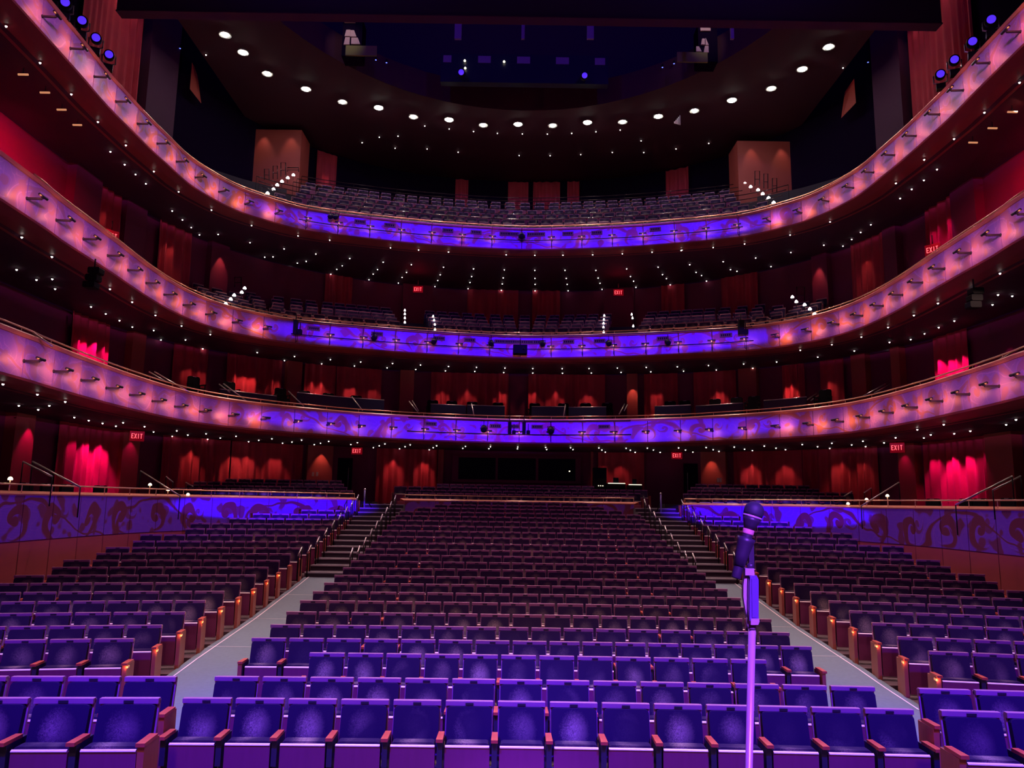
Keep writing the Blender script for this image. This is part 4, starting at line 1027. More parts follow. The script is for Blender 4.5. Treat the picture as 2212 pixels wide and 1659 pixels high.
step_lamps([(420 + a / 4.424, 560 + b / 4.424) for a, b in ((300, 428), (347, 383), (380, 345), (452, 317), (480, 277))], C2, [.3 + .9 * i for i in range(5)], 'on the far left middle balcony steps', .075)
step_lamps([(1472 + a / 2.962, 500 + b / 2.962) for a, b in ((852, 530), (822, 497), (788, 470), (735, 450), (710, 420))], C2, [.3 + .9 * i for i in range(5)], 'on the far right middle balcony steps', .075)
for nm, L_ in (('left of the left centre steps', ((64, 605), (64, 563), (64, 525), (64, 490))), ('right of the left centre steps', ((352, 672), (350, 627), (343, 585), (335, 548))), ('beside the right centre steps', ((1965, 697), (1962, 653), (1963, 615), (1967, 578), (1970, 540)))):
    step_lamps([(860 + a / 4.424, 560 + b / 4.424) for a, b in L_], C2, [.3 + .9 * i for i in range(5)], nm + ' on the middle balcony', .045)
step_lamps(Z_([(1860, 607), (1855, 555), (1850, 532)], 740, 500), C2, [.6, 1.5, 2.4], 'right of the right centre steps, middle balcony', .04)

# exit signs
def exit_sign(px, py, d, where, h=.2, rz=0):
    P = at_y(px, py, d); t = empty('exit_sign', P, rz)
    mb = MB(); mb.box(-.19, .19, -.02, .03, -h * .6, h * .6); mb.build('housing', 'exit_face', t)
    for ch, cx in zip('EXIT', (-.12, -.042, .034, .108)):
        mb = MB(); w, g, t_ = .027, .068, .014
        def bar(x0, x1, z0, z1): mb.box(cx + x0, cx + x1, -.03, -.02, z0, z1)
        if ch == 'E': bar(-w, -w + t_, -g, g); bar(-w + t_, w, g - t_, g); bar(-w + t_, w * .8, -t_ / 2, t_ / 2); bar(-w + t_, w, -g, -g + t_)
        elif ch == 'I': bar(-t_ / 2, t_ / 2, -g, g)
        elif ch == 'T': bar(-w, w, g - t_, g); bar(-t_ / 2, t_ / 2, -g, g - t_)
        else:
            for sg in (-1, 1): mb.prism([(cx - sg * w - t_ / 2, -g), (cx - sg * w + t_ / 2, -g), (cx + sg * w + t_ / 2, g), (cx + sg * w - t_ / 2, g)], -.03 - .001 * sg, -.02)
        mb.build('letter', 'exit_l', t)
    mb = MB(); mb.tube([(0, 0, h * .6), (0, 0, h * .6 + .25)], .015, 6); mb.build('mount', 'black', t)
    t.scale = (1.35, 1, 1.35); tag(t, 'glowing red EXIT sign %s' % where, 'exit sign', 'red exit signs')
    l = D.lights.new('exit_glow', 'POINT'); l.color = (1, .02, .06); l.energy = 5; l.shadow_soft_size = .1
    o = D.objects.new('exit_glow', l); COL.objects.link(o); o.location = P + Vector((0, -.15, .35))
M['exit_l'] = mat('exit_letter', (1, .5, .45), .5, emit=(1, .10, .12), es=2.2)
exit_sign(771, 974, 36.6, 'over the left parterre aisle'); exit_sign(1462, 984, 36.6, 'over the right parterre aisle')
exit_sign(903, 625, 38.6, 'under the topmost balcony, left of centre'); exit_sign(1336, 632, 38.6, 'under the topmost balcony, right of centre')
exit_sign(296, 942, 29.5, 'at the far left of the parterre wall', .24, .6); exit_sign(1938, 967, 29.5, 'at the far right of the parterre wall', .24, -.6)
exit_sign(240, 509, 25.5, 'at the left side of the middle balcony', .24, .9); exit_sign(2015, 539, 25.5, 'at the right side of the middle balcony', .24, -.9)

# moving lights beside the topmost balcony
def mover(px, py, i, side):
    s_ = C3.s_of_px(px, py); p, tg, nr = C3.at(s_); q = p - nr * .25; P = at_y(px, py, q.y)
    t = empty('moving_light', P, (-.45 if side == 'left' else .45) * -1)
    mb = MB(); mb.lathe([(.10, .2), (.15, .12), (.16, -.05), (.15, -.14)], 18, M_=Matrix.Rotation(PI / 2 + .25, 4, 'X') @ Matrix.Scale(-1, 4, (0, 0, 1))); mb.build('head', 'black', t)
    mb = MB(); mb.lathe([(.115, .141), (.10, .16), (.0001, .165)], 18, M_=Matrix.Rotation(PI / 2 + .25, 4, 'X')); mb.build('lens', 'lens_blue', t)
    mb = MB(); mb.tube([(-.19, 0, 0), (-.19, .05, -.22), (0, .05, -.30), (.19, .05, -.22), (.19, 0, 0)], .025, 6); mb.build('yoke', 'steel', t)
    mb = MB(); mb.box(-.13, .13, -.06, .16, -.48, -.30); mb.build('base', 'black', t)
    tag(t, 'black moving stage light with blue lens by the %s upper rail, %s from the top' % (side, ordn(i + 1)), 'stage light', 'moving lights on the %s' % side)
for i, (x, y) in enumerate(((142, 8), (178, 47), (208, 84), (236, 120))): mover(x, y, i, 'left')
for i, (x, y) in enumerate(((2140, 45), (2100, 92), (2061, 131), (2031, 162))): mover(x, y, i, 'right')

# small fixtures hung on the balcony pipes
def par_can(px, py, C_, off, label, r=.12, up=.25):
    s_ = C_.s_of_px(px, py); p, tg, nr = C_.at(s_); yy = (p + nr * off).y; P = at_y(px, py, yy)
    t = empty('hanging_spotlight', P)
    mb = MB(); mb.lathe([(r * .7, .16), (r, .08), (r * 1.05, -.12), (r * .9, -.13)], 14, M_=Matrix.Rotation(PI / 2 + .5, 4, 'X')); mb.build('can', 'black', t)
    mb = MB(); mb.tube([(-r - .02, 0, 0), (-r - .02, 0, r + .04), (r + .02, 0, r + .04), (r + .02, 0, 0)], .014, 6); mb.tube([(0, 0, r + .04), (0, 0, r + up)], .014, 6); mb.build('yoke', 'black', t)
    tag(t, label, 'stage light', 'black spotlights on the balcony pipes')
for i, (x, y) in enumerate(((808, 730), (937, 738), (1061, 742), (1172, 743), (1315, 742), (1443, 740))): par_can(x, y, C2, .42, 'small black spotlight hanging before the middle balcony, %s from the left' % ordn(i + 1))
for i, (x, y) in enumerate(((1045, 927), (1190, 930))): par_can(x, y, C1, .42, 'small black spotlight hanging before the lowest balcony, %s' % ('left one' if i == 0 else 'right one'), .14)
for i, (x, y) in enumerate(((714, 468), (725, 469))): par_can(x, y, C3, .42, 'small black spotlight of a left pair before the topmost balcony, %s' % ('left one' if i == 0 else 'right one'), .11)
par_can(1127, 510, C3, .42, 'round black spotlight at the centre of the topmost balcony front', .14)
def blk(px0, px1, py0, py1, C_, off, depth, label, cat, name, mats=('black',), lens=True):
    pc = (px0 + px1) / 2; s_ = C_.s_of_px(pc, (py0 + py1) / 2); p, tg, nr = C_.at(s_); yy = (p + nr * off).y
    A = at_y(px0, py1, yy); B = at_y(px1, py0, yy); w = B.x - A.x; h = B.z - A.z
    t = empty(name, ((A.x + B.x) / 2, yy, (A.z + B.z) / 2))
    mb = MB(); mb.bev(-w / 2, w / 2, -depth / 2, depth / 2, -h / 2, h / 2, min(w, h) * .08); mb.build('body', 'black', t)
    if lens:
        mb = MB(); mb.lathe([(.06, 0), (.05, .04), (.0001, .045)], 14, M_=Matrix.Translation((w * .25 if w > h else 0, -depth / 2, 0)) @ Matrix.Rotation(PI / 2, 4, 'X')); mb.build('lens', 'glass', t)
    mb = MB(); mb.tube([(0, 0, h / 2), (0, 0, h / 2 + .3)], .02, 6); mb.build('hanger', 'black', t)
    tag(t, label, cat); return t
blk(1108, 1139, 747, 765, C2, .75, .5, 'black video projector hung at the centre of the middle balcony front', 'projector', 'projector')
for (a, b, nm) in ((634, 643, 'left'), (1596, 1606, 'right')):
    blk(a, b, 692, 722, C2, .5, .25, 'tall black fixture at the %s end of the middle balcony pipe' % nm, 'stage light', 'tall_fixture', lens=False)
    blk(b + 1, b + 9, 712, 722, C2, .45, .2, 'small black box beside the %s tall fixture of the middle balcony' % nm, 'stage light', 'small_fixture', lens=False)
for (a, b, nm) in ((1097, 1105, 'left'), (1128, 1136, 'right')):
    blk(a, b, 912, 938, C1, .5, .25, 'tall black fixture at the centre of the lowest balcony, %s one' % nm, 'stage light', 'tall_fixture', lens=False)
    blk(b + 1, b + 9, 930, 938, C1, .45, .2, 'small black box right of the %s centre fixture of the lowest balcony' % nm, 'stage light', 'small_fixture', lens=False)

# ------------------------------------------------------------------ control booth window
d = 38.35
t = empty('window_1'); t['kind'] = 'structure'
a = at_y(982, 988, d); b = at_y(1248, 1040, d)
mb = MB(); mb.box(a.x - .1, b.x + .15, d, d + .2, b.z - .12, a.z + .10); mb.build('window_frame', 'wall', t)
for i, (p, q) in enumerate(((991, 1070), (1076, 1157), (1163, 1243))):
    A = at_y(p, 988 + i * 1.2, d); B = at_y(q, 1036 + i * 1.5, d)
    mb = MB(); mb.box(A.x, B.x, d - .02, d + .02, B.z, A.z); mb.build('pane', 'glass', t)
mb = MB(); c = at_y(1230, 1018, d); mb.lathe([(.035, 0), (.0001, .02)], 10, M_=Matrix.Translation(c + Vector((0, -.03, 0))) @ Matrix.Rotation(PI / 2, 4, 'X'))
o = mb.build('booth_lamp', 'monitor'); tag(o, 'single small white lamp glowing in the right control booth window', 'light')
# booth pier trims
for px in (956, 1278):
    A = at_y(px, 1000, 38.2); mb = MB(); mb.box(A.x - .06, A.x + .06, 38.0, 38.3, 2.4, ztop0); struct(mb.build('trim_%d' % (1 if px < 1000 else 2), 'pilaster'))
# doors at aisle ends
for i, (px0, px1, sg) in enumerate(((728, 762, 'left'), (1476, 1506, 'right'))):
    A = at_y(px0, 1000, 37.4); B = at_y(px1, 1000, 37.4); t = empty('door_%d' % (i + 1)); t['kind'] = 'structure'
    mb = MB(); mb.box(A.x, B.x, 37.3, 37.4, FL0, FL0 + 2.15); mb.build('door_leaf', 'dark_wall', t)
    mb = MB(); mb.tube([((B.x - .15) if i == 0 else (A.x + .15), 37.22, FL0 + .7), ((B.x - .15) if i == 0 else (A.x + .15), 37.22, FL0 + 1.7)], .015, 6); mb.build('pull_handle', 'steel', t)
# switch plates
for i, (px, py, d_) in enumerate(((676, 1024, 35.6), (685, 1024, 35.6), (1551, 1037, 35.6), (1556.5, 1037, 35.6))):
    p = on_poly(px, py, Curve([(q[0] * .985, q[1] - .42) for q in W01]).p); mb = MB(); mb.bev(-.05, .05, -.01, .01, -.1, .1, .01)
    o = mb.build('switch_plate', 'switch', loc=p); tag(o, 'pale switch plate on the %s parterre pilaster, %s of a pair' % ('left' if i < 2 else 'right', 'left' if i % 2 == 0 else 'right'), 'switch', 'pale switch plates')

# sound desk right of the booth
t = empty('sound_rack', at_y(1295, 1045, 36.6)); P = t.location
mb = MB(); mb.box(-.3, .3, -.3, .3, -.9, .75); mb.build('cabinet', 'black', t)
mb = MB(); mb.box(-.28, .28, -.32, -.3, .25, .7); mb.build('screen', 'glass', t)
mb = MB()
for k in range(3): mb.box(-.1 + k * .1, -.06 + k * .1, -.325, -.3, -.12, -.08)
mb.build('indicator_lights', 'monitor', t)
tag(t, 'tall black equipment rack beside the control booth window', 'equipment rack')
for i, (px, py, w, nm) in enumerate(((1330, 1046, .42, 'left'), (1370, 1049, .32, 'right'))):
    t = empty('mixing_desk', at_y(px, py, 36.4)); mb = MB(); mb.box(-w, w, -.3, .3, -.95, .02); mb.build('console', 'black', t)
    mb = MB(); mb.box(-w * .95, w * .95, -.33, -.28, .02, .05); mb.build('light_bar', 'monitor', t)
    mb = MB(); mb.box(-w * .3, w * .3, -.1, -.05, .03, .3); mb.build('display', 'glass', t)
    tag(t, 'black mixing desk with a glowing top strip, %s of two' % nm, 'mixing desk')

# ------------------------------------------------------------------ boxes of the lowest balcony
part_n = 0
for (x0, x1, y0, y1) in ((522, 632, 850, 866), (672, 845, 858, 880), (941, 1015, 875, 890), (1018, 1094, 877, 892), (1146, 1216, 879, 893), (1222, 1300, 880, 893), (1400, 1470, 877, 892), (1478, 1575, 874, 888), (1616, 1700, 862, 878)):
    part_n += 1
    off = 1.5; sa, sb = C1.s_of_px(x0, 880), C1.s_of_px(x1, 880)
    pm = C1.at((sa + sb) / 2)[0]; zt_ = px_h((x0 + x1) / 2, (y0), (pm - C1.at((sa + sb) / 2)[2] * off).y)
    zt_ = max(zt_, Z1 + .35)
    t = empty('box_partition'); mb = MB(); sheet(mb, C1, sa, sb, [(-off, Z1 - .74), (-off, zt_), (-off - .08, zt_), (-off - .08, Z1 - .74)], closed=True, step=.8); mb.build('panel', 'navy', t)
    mb = MB(); P = C1.pts(sa, sb, .6, -off - .04); mb.tube([(p.x, p.y, zt_ + .02) for _, p in P], .02, 6); mb.build('top_rail', 'steel', t)
    tag(t, 'low navy box partition with steel top rail on the lowest balcony, %s from the left' % ordn(part_n), 'partition', 'navy box partitions')
def club_chair():
    t = empty('box_chair')
    mb = MB(); mb.bev(-.26, .26, .16, .24, .42, .95, .07); mb.build('backrest', 'black', t)
    mb = MB(); mb.bev(-.26, .26, -.24, .22, .36, .46, .03); mb.build('seat', 'black', t)
    for sx in (-1, 1):
        mb = MB(); mb.box(sx * .28 - .025, sx * .28 + .025, -.2, .2, .6, .64); mb.box(sx * .28 - .015, sx * .28 + .015, -.18, -.14, .0, .62); mb.box(sx * .28 - .015, sx * .28 + .015, .15, .19, .0, .62); mb.build('arm_frame', 'black', t)
    mb = MB(); mb.box(-.08, .08, .15, .16, .93, .945); mb.build('back_handle', 'steel', t)
    return t
cc = None; lst = [(500, 836), (560, 842), (655, 853), (705, 856), (752, 860), (797, 862), (950, 868), (990, 869), (1031, 870), (1083, 872), (1152, 873), (1208, 873), (1253, 874), (1297, 873), (1425, 868), (1450, 868), (1500, 866), (1545, 864), (1582, 862), (1712, 848)]
for i, (px, py) in enumerate(lst):
    s_ = C1.s_of_px(px, 870); p, tg, nr = C1.at(s_); off = 2.2; q = p - nr * off; z = Z1 - .74
    P_ = at_y(px, py, q.y); zz = Z1 + .20
    o = copy_tree(cc) if cc else club_chair(); cc = cc or o
    o.location = (q.x, q.y, zz); o.rotation_euler = (0, 0, math.atan2(nr.y, nr.x) + PI / 2)
    tag(o, 'dark chair in the boxes of the lowest balcony, %s from the left' % ordn(i + 1), 'chair', 'chairs in the lowest balcony boxes')
mb = MB(); sheet(mb, C1, C1.s_of_px(470, 860), C1.s_of_px(1735, 860), [(-1.8, Z1 - .75), (-1.8, Z1 + .195), (-2.9, Z1 + .195)], step=.8); mb.build('raised_floor', 'step', b1)
# dim chairs of the parterre sides
cc2 = None; lst = [(45, 1044), (175, 1050), (215, 1052), (250, 1056), (310, 1058), (1925, 1078), (1985, 1078), (2010, 1076), (2060, 1074), (2105, 1072)]
for i, (px, py) in enumerate(lst):
    C_ = CPL if px < 1000 else CPR
    s_ = C_.s_of_px(px, 1075)
    if s_ is None: continue
    p, tg, nr = C_.at(s_); q = p - nr * 1.3; P_ = at_y(px, py, q.y)
    o = copy_tree(cc); o.location = (q.x, q.y, 2.36 if P_.z < 3.35 else P_.z - .97); o.rotation_euler = (0, 0, math.atan2(nr.y, nr.x) + PI / 2)
    o.location.z = max(2.36, P_.z - .95)
    tag(o, 'dark chair with open arms in the %s parterre boxes, %s from the left' % ('left' if px < 1000 else 'right', ordn(i + 1 if px < 1000 else i - 4)), 'chair', 'chairs in the parterre boxes')

# diagonal stair rails
RN = {}
def diag(pts2, dep, label, mt='steel', r=.022, posts=True):
    t = empty('stair_rail'); P = [at_y(x, y, dd) for (x, y), dd in zip(pts2, dep)]
    mb = MB(); mb.tube(P, r, 6); mb.build('rail_tube', mt, t)
    if posts:
        for p in (P[0], P[-1]): mb = MB(); mb.tube([p, p - Vector((0, 0, .7))], .014, 6); mb.build('rail_post', 'black', t)
    tag(t, label, 'rail')
def kx(a, b, k, ox, oy): return (ox + a / k, oy + b / k)
diag([kx(275, 205, 5.53, 0, 960), kx(625, 385, 5.53, 0, 960)], (18.8, 18.4), 'lower short bright stair rail at the left parterre boxes')
diag([kx(390, 205, 5.53, 0, 960), kx(960, 510, 5.53, 0, 960)], (19.2, 18.0), 'long bright stair rail at the far left parterre boxes')
diag([kx(1680, 315, 5.53, 0, 960), kx(2150, 615, 5.53, 0, 960)], (24.4, 23.4), 'bright diagonal stair rail at the left parterre end')
diag([kx(1985, 385, 5.53, 0, 960), kx(2065, 450, 5.53, 0, 960)], (27.0, 26.6), 'short bright rail beside the left parterre seats')
diag([kx(1200, 245, 2.989, 0, 960), kx(1245, 272, 2.989, 0, 960)], (28.0, 27.6), 'second short rail beside the left parterre seats')
diag([kx(2135, 205, 2.989, 1472, 960), kx(1770, 390, 2.989, 1472, 960)], (18.8, 18.2), 'lower bright stair rail at the far right parterre boxes')
diag([kx(2190, 205, 2.989, 1472, 960), kx(2010, 295, 2.989, 1472, 960)], (19.2, 18.6), 'upper bright stair rail at the far right parterre boxes')
diag([kx(1405, 245, 2.989, 1472, 960), kx(1160, 398, 2.989, 1472, 960)], (25.0, 24.0), 'bright diagonal stair rail at the right parterre end')
diag([kx(1225, 282, 2.989, 1472, 960), kx(1180, 312, 2.989, 1472, 960)], (28.0, 27.6), 'short rail right of the right parterre seats')
diag([kx(1100, 303, 2.989, 1472, 960), kx(1050, 335, 2.989, 1472, 960)], (28.0, 27.6), 'short rail above the right parterre seats')
for sd, P in (('left', [((345, 378), (545, 520), 4.809, 0, 640, 17.6), ((730, 580), (815, 625), 4.809, 0, 640, 20.3), ((1300, 785), (1420, 850), 4.809, 0, 640, 23.5), ((1550, 785), (1730, 890), 4.809, 0, 640, 26.4), ((1605, 785), (1970, 998), 4.809, 0, 640, 26.6), ((160, 240), (270, 322), 4.809, 440, 780, 30.4), ((205, 235), (440, 412), 4.809, 440, 780, 30.2), ((880, 312), (1040, 470), 4.809, 440, 780, 32.5), ((1540, 370), (1650, 515), 4.809, 440, 780, 33.8), ((97, 355), (185, 465), 4.096, 860, 780, 34.6), ((125, 350), (180, 440), 4.096, 860, 780, 34.7), ((650, 375), (672, 485), 4.096, 860, 780, 34.9)]),
               ('right', [((1480, 385), (1462, 495), 4.096, 860, 780, 34.9), ((2005, 378), (1955, 470), 4.096, 860, 780, 34.8), ((2028, 385), (2000, 440), 4.096, 860, 780, 34.7), ((435, 1070), (358, 1145), 2.962, 1472, 500, 34.0), ((865, 1035), (750, 1115), 2.962, 1472, 500, 32.0), ((890, 1037), (828, 1083), 2.962, 1472, 500, 32.0), ((1305, 975), (1160, 1055), 2.962, 1472, 500, 29.0), ((1335, 978), (1235, 1033), 2.962, 1472, 500, 29.0), ((1505, 988), (1435, 1018), 2.962, 1472, 500, 26.5), ((1910, 862), (1830, 900), 2.962, 1472, 500, 22.0), ((2150, 755), (2010, 835), 2.962, 1472, 500, 19.5)])):
    for i, (a, b, k, ox, oy, dd) in enumerate(P):
        diag([kx(*a, k, ox, oy), kx(*b, k, ox, oy)], (dd + .3, dd), 'slanted steel stair rail on the %s of the lowest balcony, %s from the left' % (sd, ordn(i + 1)), posts=False, r=.025)
# aisle end rails of the stalls steps
n = 0
for sgn, sd in ((-1, 'left'), (1, 'right')):
    for inner in (0, 1):
        for r in range(13, 22):
            X_ = sgn * (AXL + .10 if inner else AXR - .08); y = ROWD[r] - .1
            kz = 0.86 + max(0, (y - 21.7)) / 8.7 * (FL0 - .86); kz = max(kz, ZT[r])
            t = empty('step_hand_rail', (X_, y, kz)); mb = MB(); mb.tube([(0, 0, 0), (0, 0, .69)], .018, 6); mb.build('post', 'black', t); mb = MB(); mb.tube([(0, .26, 0.1), (0, .26, .84)], .018, 6); mb.build('post', 'black', t)
            mb = MB(); mb.tube([(0, -.05, .66), (0, .30, .86)], .02, 6); mb.build('grip', 'steel', t)
            tag(t, 'short steel hand rail, %s side of the %s aisle steps, %s row' % ('centre' if inner else 'outer', sd, ordn(r)), 'rail', 'hand rails of the aisle steps')
# rope stanchions
for (px, pt, pb, sd, px2, py2) in ((786, 1059, 1110, 'left', 855, 1064), (1428, 1068, 1118, 'right', 1390, 1072)):
    P = at_y(px, pb, 29.5); T_ = at_y(px, pt, 29.5); t = empty('rope_stanchion', P)
    mb = MB(); mb.tube([(0, 0, 0), (0, 0, T_.z - P.z)], .028, 8); mb.build('post', 'post', t)
    mb = MB(); mb.lathe([(.2, 0), (.19, .03), (.03, .05)], 18); mb.build('base', 'steel', t)
    mb = MB(); mb.lathe([(.03, 0), (.045, .03), (.02, .07)], 10, M_=Matrix.Translation((0, 0, T_.z - P.z))); mb.build('finial', 'steel', t)
    Q = at_y(px2, py2, 30.2) - P; a = Vector((0, 0, T_.z - P.z - .12))
    mb = MB(); mb.tube([a.lerp(Q, k / 12) - Vector((0, 0, .75 * 4 * (k / 12) * (1 - k / 12))) for k in range(13)], .02, 6); mb.build('rope', 'black', t)
    tag(t, 'violet post with drooping rope closing the top of the %s aisle' % sd, 'stanchion')

# small table lamps in parterre boxes
for i, (px, py) in enumerate(((22, 1037), (324, 1049), (363, 1060), (406, 1070), (1832, 1090), (1917, 1073), (1872, 1081))):
    C_ = CPL if px < 1000 else CPR; s_ = C_.s_of_px(px, 1080); p, tg, nr = C_.at(s_); P = at_y(px, py, (p - nr * .45).y)
    mb = MB(); mb.lathe([(.05, 0), (.055, .03), (.03, .07), (.0001, .08)], 12); mb.tube([(0, 0, -.25), (0, 0, 0)], .015, 6, 1); o = mb.build('table_lamp', ['monitor', 'brass'], loc=P)
    tag(o, 'small glowing lamp behind the parterre rail, %s from the left' % ordn(i + 1), 'lamp', 'small lamps of the parterre')

# brass picture lamps in the dark side soffits
for i, (px, py) in enumerate(((50, 161), (97, 200), (133, 237), (167, 270), (2102, 308), (2144, 277), (2187, 242))):
    P = at_z(px, py, Z3 - PH - .35); mb = MB(); mb.tube([(-.14, 0, 0), (.14, 0, 0)], .03, 8); mb.tube([(0, 0, 0), (0, 0, .21)], .01, 5, 1)
    o = mb.build('soffit_lamp', ['lens_warm', 'black'], loc=P); tag(o, 'small orange lamp under the topmost balcony side, %s from the left' % ordn(i + 1), 'lamp', 'small orange side lamps')

# ------------------------------------------------------------------ upper technical zone
t = empty('catwalk_beam'); tag(t, 'long dark blue-lit catwalk beam crossing below the roof', 'beam')
A = at_y(300, 35, 22.0); zb_ = at_y(1106, 36, 22.0).z
mb = MB(); mb.box(-13, 13, 22.0, 22.3, zb_, zb_ + 1.2); mb.build('girder', 'upper', t)
mb = MB(); mb.box(-13, 13, 21.95, 22.35, zb_ - .04, zb_); mb.build('flange', 'soffit', t)
for i, (px, w) in enumerate(((990, .25), (1275, .25), (1580, .12), (1130, .12))):
    P = at_y(px, 60, 26); mb = MB(); mb.box(P.x - w / 2, P.x + w / 2, 25.9, 26.0, P.z - .5, P.z + 3); o = mb.build('roof_hanger', 'purple_panel'); tag(o, 'dim violet hanger strip behind the roof beam, %s' % ('left', 'right of centre', 'far right', 'centre')[i], 'hanger')
# follow-spot bridge with five windows
d = 33.5; a = at_y(953, 115, d); b = at_y(1314, 182, d)
t = empty('follow_spot_bridge'); tag(t, 'dark rectangular lighting bridge with five pale violet openings above the ring', 'lighting bridge')
mb = MB(); mb.box(a.x, b.x, d, d + .4, b.z, a.z); mb.build('bridge_body', 'navy', t)
for (p, q) in ((958, 975), (1033, 1060), (1117, 1145), (1201, 1229), (1285, 1307)):
    A = at_y(p, 120 + (p - 958) * .018, d); B = at_y(q, 135 + (p - 958) * .018, d); mb = MB(); mb.box(A.x, B.x, d - .03, d, B.z, A.z); mb.build('opening', 'purple_panel', t)
for i, (px, py) in enumerate(((1004, 131), (1005, 147), (1089, 133))):
    P = at_y(px, py, d - .1); mb = MB(); mb.lathe([(.05, -.04), (.06, 0), (.03, .05)], 10); o = mb.build('work_lamp', 'monitor', loc=P); tag(o, 'small warm work lamp on the lighting bridge, %s from the left' % ordn(i + 1), 'light', 'work lamps on the bridge')
for i, (px, py) in enumerate(((997, 158), (1262, 165))):
    P = at_y(px, py, d - .5); t = empty('bridge_spotlight', P); mb = MB(); mb.lathe([(.1, .2), (.17, .1), (.18, -.2)], 14, M_=Matrix.Rotation(PI / 2 + .4, 4, 'X')); mb.build('can', 'black', t)
    mb = MB(); mb.lathe([(.13, .0), (.0001, .03)], 14, M_=Matrix.Translation((0, -.215, -.08)) @ Matrix.Rotation(PI / 2 + .4, 4, 'X')); mb.build('lens', 'lens_blue', t)
    mb = MB(); mb.tube([(0, .1, .1), (0, .5, .2)], .02, 6); mb.build('arm', 'steel', t)
    tag(t, 'spotlight with blue glint on the lighting bridge, %s one' % ('left' if i == 0 else 'right'), 'stage light')
# trussed speaker bays
for sd, pts_ in (('left', ((744, 767, 41, 48), (745, 756, 64, 78), (757, 770, 65, 79), (743, 755, 80, 96), (759, 778, 81, 95), (747, 813, 98, 120))), ('right', ((1513, 1535, 59, 66), (1514, 1523, 83, 96), (1524, 1531, 82, 97), (1520, 1531, 99, 113), (1504, 1516, 100, 111), (1463, 1529, 112, 134)))):
    t = empty('speaker_bay'); tag(t, 'pale trussed bay hanging in the dark ceiling on the %s' % sd, 'speaker bay'); d = 31.0
    for i, (x0, x1, y0, y1) in enumerate(pts_):
        A = at_y(x0, y0, d); B = at_y(x1, y1, d)
        mb = MB(); o_ = [(A.x, B.z), (B.x, B.z), (B.x - (.12 if i in (2, 4) else 0), A.z), (A.x + (.06 if i in (1, 3) else 0), A.z)]
        mb.prism(o_, d, d + .08); mb.build('pale_plate' if i < 5 else 'grille_front', 'truss' if i < 5 else 'box', t)
    A = at_y(pts_[0][0], 90, d + .1); B = at_y(pts_[0][1], 90, d + .1); mb = MB(); mb.box(min(A.x, B.x) - .1, max(A.x, B.x) + .3, d + .1, d + .9, at_y(760, 118, d).z, at_y(760, 38, d).z); mb.build('housing', 'dark_wall', t)
    c = at_y((pts_[3][0] + pts_[3][1]) / 2, 80, d); spot('bay_lamp', c + Vector((0, -1.6, .6)), c, (1, .72, .6), 42, 60, .8, .05)
# reflector grille on the right of the ring
P0 = [(1455, 262), (1468, 245), (1469, 268), (1460, 265)]
t = empty('louvre_panel'); tag(t, 'small pale slatted panel right of the centre ring lamps', 'louvre')
for k in range(5):
    A = at_y(1457 + k * 2.8, 262 - k * 3.2, 34.5); B = at_y(1458 + k * 2.8, 266 + k * .8, 34.5)
    mb = MB(); mb.box(A.x, A.x + .035, 34.5, 34.56, B.z, A.z); mb.build('slat', 'truss', t)
# U-shaped hand rail frames at the balcony stair heads
def frame_rail(x0, x1, yt, yb, d, label):
    t = empty('hand_rail_frame', at_y((x0 + x1) / 2, yb, d)); o_ = t.location
    A, B, C_, E_ = at_y(x0, yb, d) - o_, at_y(x0, yt, d) - o_, at_y(x1, yt, d) - o_, at_y(x1, yb, d) - o_
    mb = MB(); mb.tube([A, B, C_, E_], .022, 6); mb.build('tube_frame', 'dark_rail', t)
    mb = MB(); m0 = A.lerp(B, .45); m1 = E_.lerp(C_, .45); mb.tube([m0, m1], .014, 6); mb.build('cross_bar', 'dark_rail', t)
    tag(t, label, 'rail', 'hand rail frames of the upper balconies')
for i, (a, b, c, e) in enumerate(((530, 590, 205, 340), (640, 695, 165, 330), (738, 798, 125, 300), (820, 960, 187, 240))):
    frame_rail(480 + a / 5.821, 480 + b / 5.821, 330 + c / 5.821, 330 + e / 5.821, 35.6, 'dark hand rail frame left of the topmost balcony seats, %s from the left' % ordn(i + 1))
for i, (a, b, c, e) in enumerate(((470, 500, 1095, 1190), (527, 553, 1112, 1205), (582, 610, 1140, 1230))):
    frame_rail(1472 + a / 2.962, 1472 + b / 2.962, c / 2.962, e / 2.962, 35.6, 'dark hand rail frame right of the topmost balcony seats, %s from the left' % ordn(i + 1))
frame_rail(507, 521, 599, 620, 35.0, 'dark hand rail frame at the left end of the middle balcony seats')
frame_rail(1721, 1738, 620, 652, 35.0, 'dark hand rail frame at the right end of the middle balcony seats')
for sd, px, py in (('left', 197, 612), ('right', 2102, 655)):
    P = at_z(px, py, Z2 - PH - .85); t = empty('hanging_speaker_cluster', P); tag(t, 'dark speaker cluster hanging under the middle balcony on the %s' % sd, 'speaker')
    for k in range(3):
        mb = MB(); mb.bev(-.16 + .05 * k, .16 + .05 * k, -.14, .14, -.15 + .2 * k, .03 + .2 * k, .03); mb.build('cabinet', 'black', t)
    mb = MB(); mb.tube([(.05, 0, .42), (.05, 0, .70)], .02, 6); mb.build('hanger', 'black', t)
